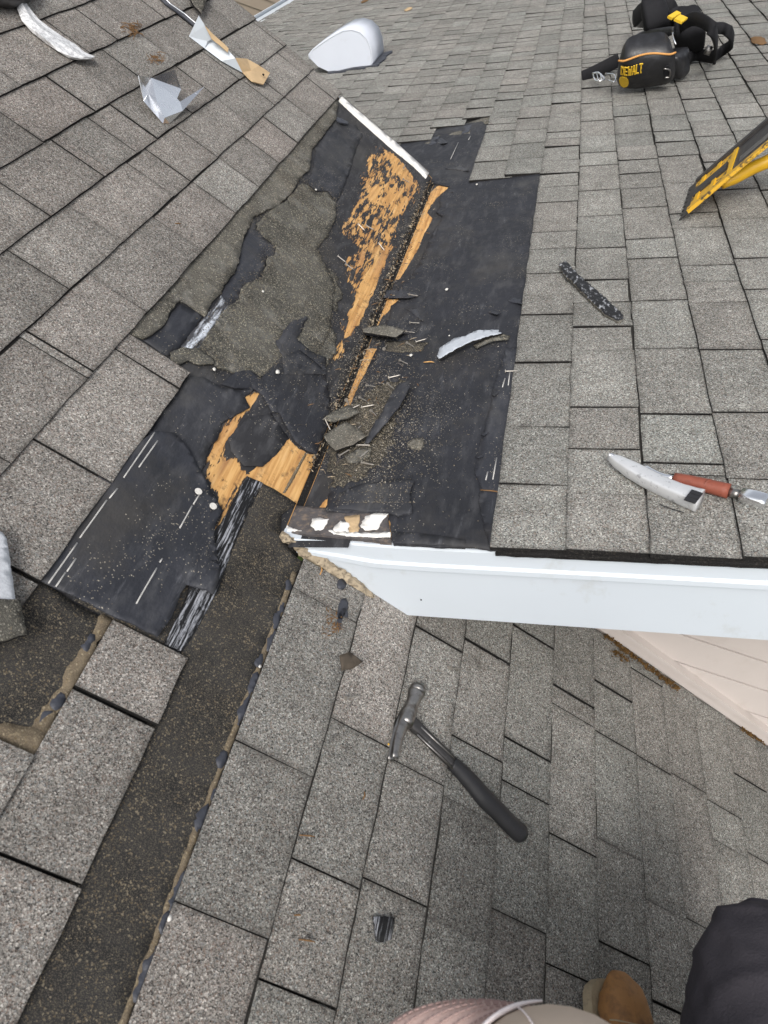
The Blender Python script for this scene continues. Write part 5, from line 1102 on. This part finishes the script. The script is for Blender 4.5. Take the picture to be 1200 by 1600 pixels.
def boot(toe, heel):
    ax_ = (toe-heel).normalized(); L_ = (toe-heel).length; up_ = (NA-ax_*NA.dot(ax_)).normalized(); sd_ = ax_.cross(up_)
    st = [(0, .034, .045), (.06, .040, .075), (.2, .041, .11), (.36, .040, .10), (.52, .044, .078), (.68, .050, .066), (.82, .051, .062), (.92, .046, .056), (.975, .035, .044), (1.0, .016, .026)]
    P = [heel+ax_*(L_*t)+up_*(.022+h_*.5) for t, w_, h_ in st]; v_, f_ = tube(P, [(w_, h_*.5+.004) for t, w_, h_ in st], 22, up=up_, sub=4, power=2.5, nz=lambda p, t: .0035*noise.noise(p*26)+(.004*abs(noise.noise(Vector((p.x*20, p.y*60, p.z*20)))) if .5 < t < .8 else 0))
    up_o = obj('boot', v_, f_, M_BOOT, person, True)
    n = 28; ol = []
    for i in range(n+1): t = i/n; ol.append((t, np.interp(t, [s[0] for s in st], [s[1] for s in st])+.0025))
    ring = [heel+ax_*(L_*(t*1.02-.01))+sd_*w_ for t, w_ in ol]+[heel+ax_*(L_*(t*1.02-.01))-sd_*w_ for t, w_ in reversed(ol)]; n2 = len(ring)
    V = [p+up_*.022 for p in ring]+[p+up_*.0 for p in ring]
    obj('sole', V, [tuple(range(n2)), tuple(range(2*n2-1, n2-1, -1))]+[(i, i+n2, (i+1) % n2+n2, (i+1) % n2) for i in range(n2)], M_SOLE, up_o)
    for k_ in (.74, .70):      # stitched toe seam
        P = []
        for a in range(9):
            an = math.pi*(a/8); w_, h_ = .0515, .066
            P.append(heel+ax_*(L_*(k_-.05*math.sin(an)*0+.035*math.cos(an)**2))+sd_*(w_*math.cos(an))+up_*(.024+h_*.5+(h_*.5+.004)*math.sin(an)))
        v_, f_ = tube(P, [.0015]*9, 6, sub=3); obj('seam', v_, f_, M_SOLE, up_o, True)
    return up_o
boot(TOE, HEEL)
tr_ = ankR+Vector((.07, .17, -.03)); tr_ = DA*tr_.dot(DA)+YY*tr_.y+NA*.02; hl_ = ankR+Vector((-.0, -.08, 0)); hl_ = DA*hl_.dot(DA)+YY*hl_.y+NA*.02
tr_ = hl_+Vector((.10, .0, -.04)).normalized()*.29; tr_ = DA*tr_.dot(DA)+YY*tr_.y+NA*.02
boot(tr_, hl_)
# cap: crown, band, visor with stitching
vu = (CAM-HEADTOP).normalized(); fwd = (-RT*.97+UP*.24); fwd = (fwd-vu*fwd.dot(vu)).normalized(); capu = (vu*.9+Vector((0, 0, 1))*.4).normalized(); fwd = (fwd-capu*fwd.dot(capu)).normalized(); sdv = capu.cross(fwd)
cc = HEADTOP-capu*.075
CR = .083
V = []; F = []; nr, ns = 10, 28
for j in range(nr+1):
    a = j/nr*math.pi/2
    for i in range(ns):
        t = 2*math.pi*i/ns; rr = CR*math.cos(a*.98); V.append(cc+fwd*(rr*1.12*math.cos(t))+sdv*(rr*math.sin(t))+capu*(.095*math.sin(a)))
for j in range(nr):
    for i in range(ns): a = j*ns+i; c = j*ns+(i+1) % ns; F.append((a, c, c+ns, a+ns))
cap = obj('cap', V, F, M_CAPB, person, True); cap.modifiers.new('thick', 'SOLIDIFY').thickness = .002
P = [cc+fwd*(CR*1.14*math.cos(t))+sdv*(CR*1.02*math.sin(t))+capu*.012 for t in [-1.3+2.6*i/40 for i in range(41)]]
v_, f_ = tube(P, [(.0008+.0017*min(1, 9*min(i/40, 1-i/40)), .003+.011*min(1, 5*min(i/40, 1-i/40))) for i in range(41)], 8, up=capu, power=4, cap=False); obj('headband', v_, f_, M_BAND, cap, True)
for t0 in (.0, 1.05, -1.05):
    b_ = MBd()
    for i in range(26):
        a0, a1 = i/26*1.5, (i+.6)/26*1.5
        pp_ = [cc+fwd*(CR*math.cos(a)*1.125*math.cos(t0))+sdv*(CR*math.cos(a)*math.sin(t0)*1.005)+capu*(.0960*math.sin(a)+.0012) for a in (a0, a1)]
        v_, f_ = tube(pp_, [.0010]*2, 5); b_.add(v_, f_)
    b_.build('crown_seam', M_BAND, cap)
V = []; F = []; na, nrr = 24, 8
def visor(u, r, e=0):      # u -1..1 across, r 0..1 outward
    t = u*1.25; base_ = fwd*(CR*1.12*math.cos(t))+sdv*(CR*math.sin(t)); k_ = r*.082*(1-.55*abs(u)**2.6)
    return cc+base_+fwd*k_+capu*(.006-.004*r-.022*(u**2)*(.5+.5*r)-.006*r*r+e)
for i in range(na+1):
    for j in range(nrr+1): V.append(visor(-1+2*i/na, j/nrr))
for i in range(na):
    for j in range(nrr): a = i*(nrr+1)+j; F.append((a, a+1, a+nrr+2, a+nrr+1))
vis = obj('visor', V, F, M_CAPP, cap, True); vis.modifiers.new('thick', 'SOLIDIFY').thickness = .0035
for r_ in (.18, .34, .5, .66, .82, .95):
    b_ = MBd(); N_ = 46
    for i in range(N_):
        u0 = -1+2*(i+.15)/N_; u1 = -1+2*(i+.8)/N_; v_, f_ = tube([visor(u0, r_, .0022), visor(u1, r_, .0022)], [.0009]*2, 5); b_.add(v_, f_)
    b_.build('stitching', plain('stitch_thread', (.34, .24, .22), .9, .1, 0, .1, 30, 0) if r_ == .18 else bpy.data.materials['stitch_thread'], vis)
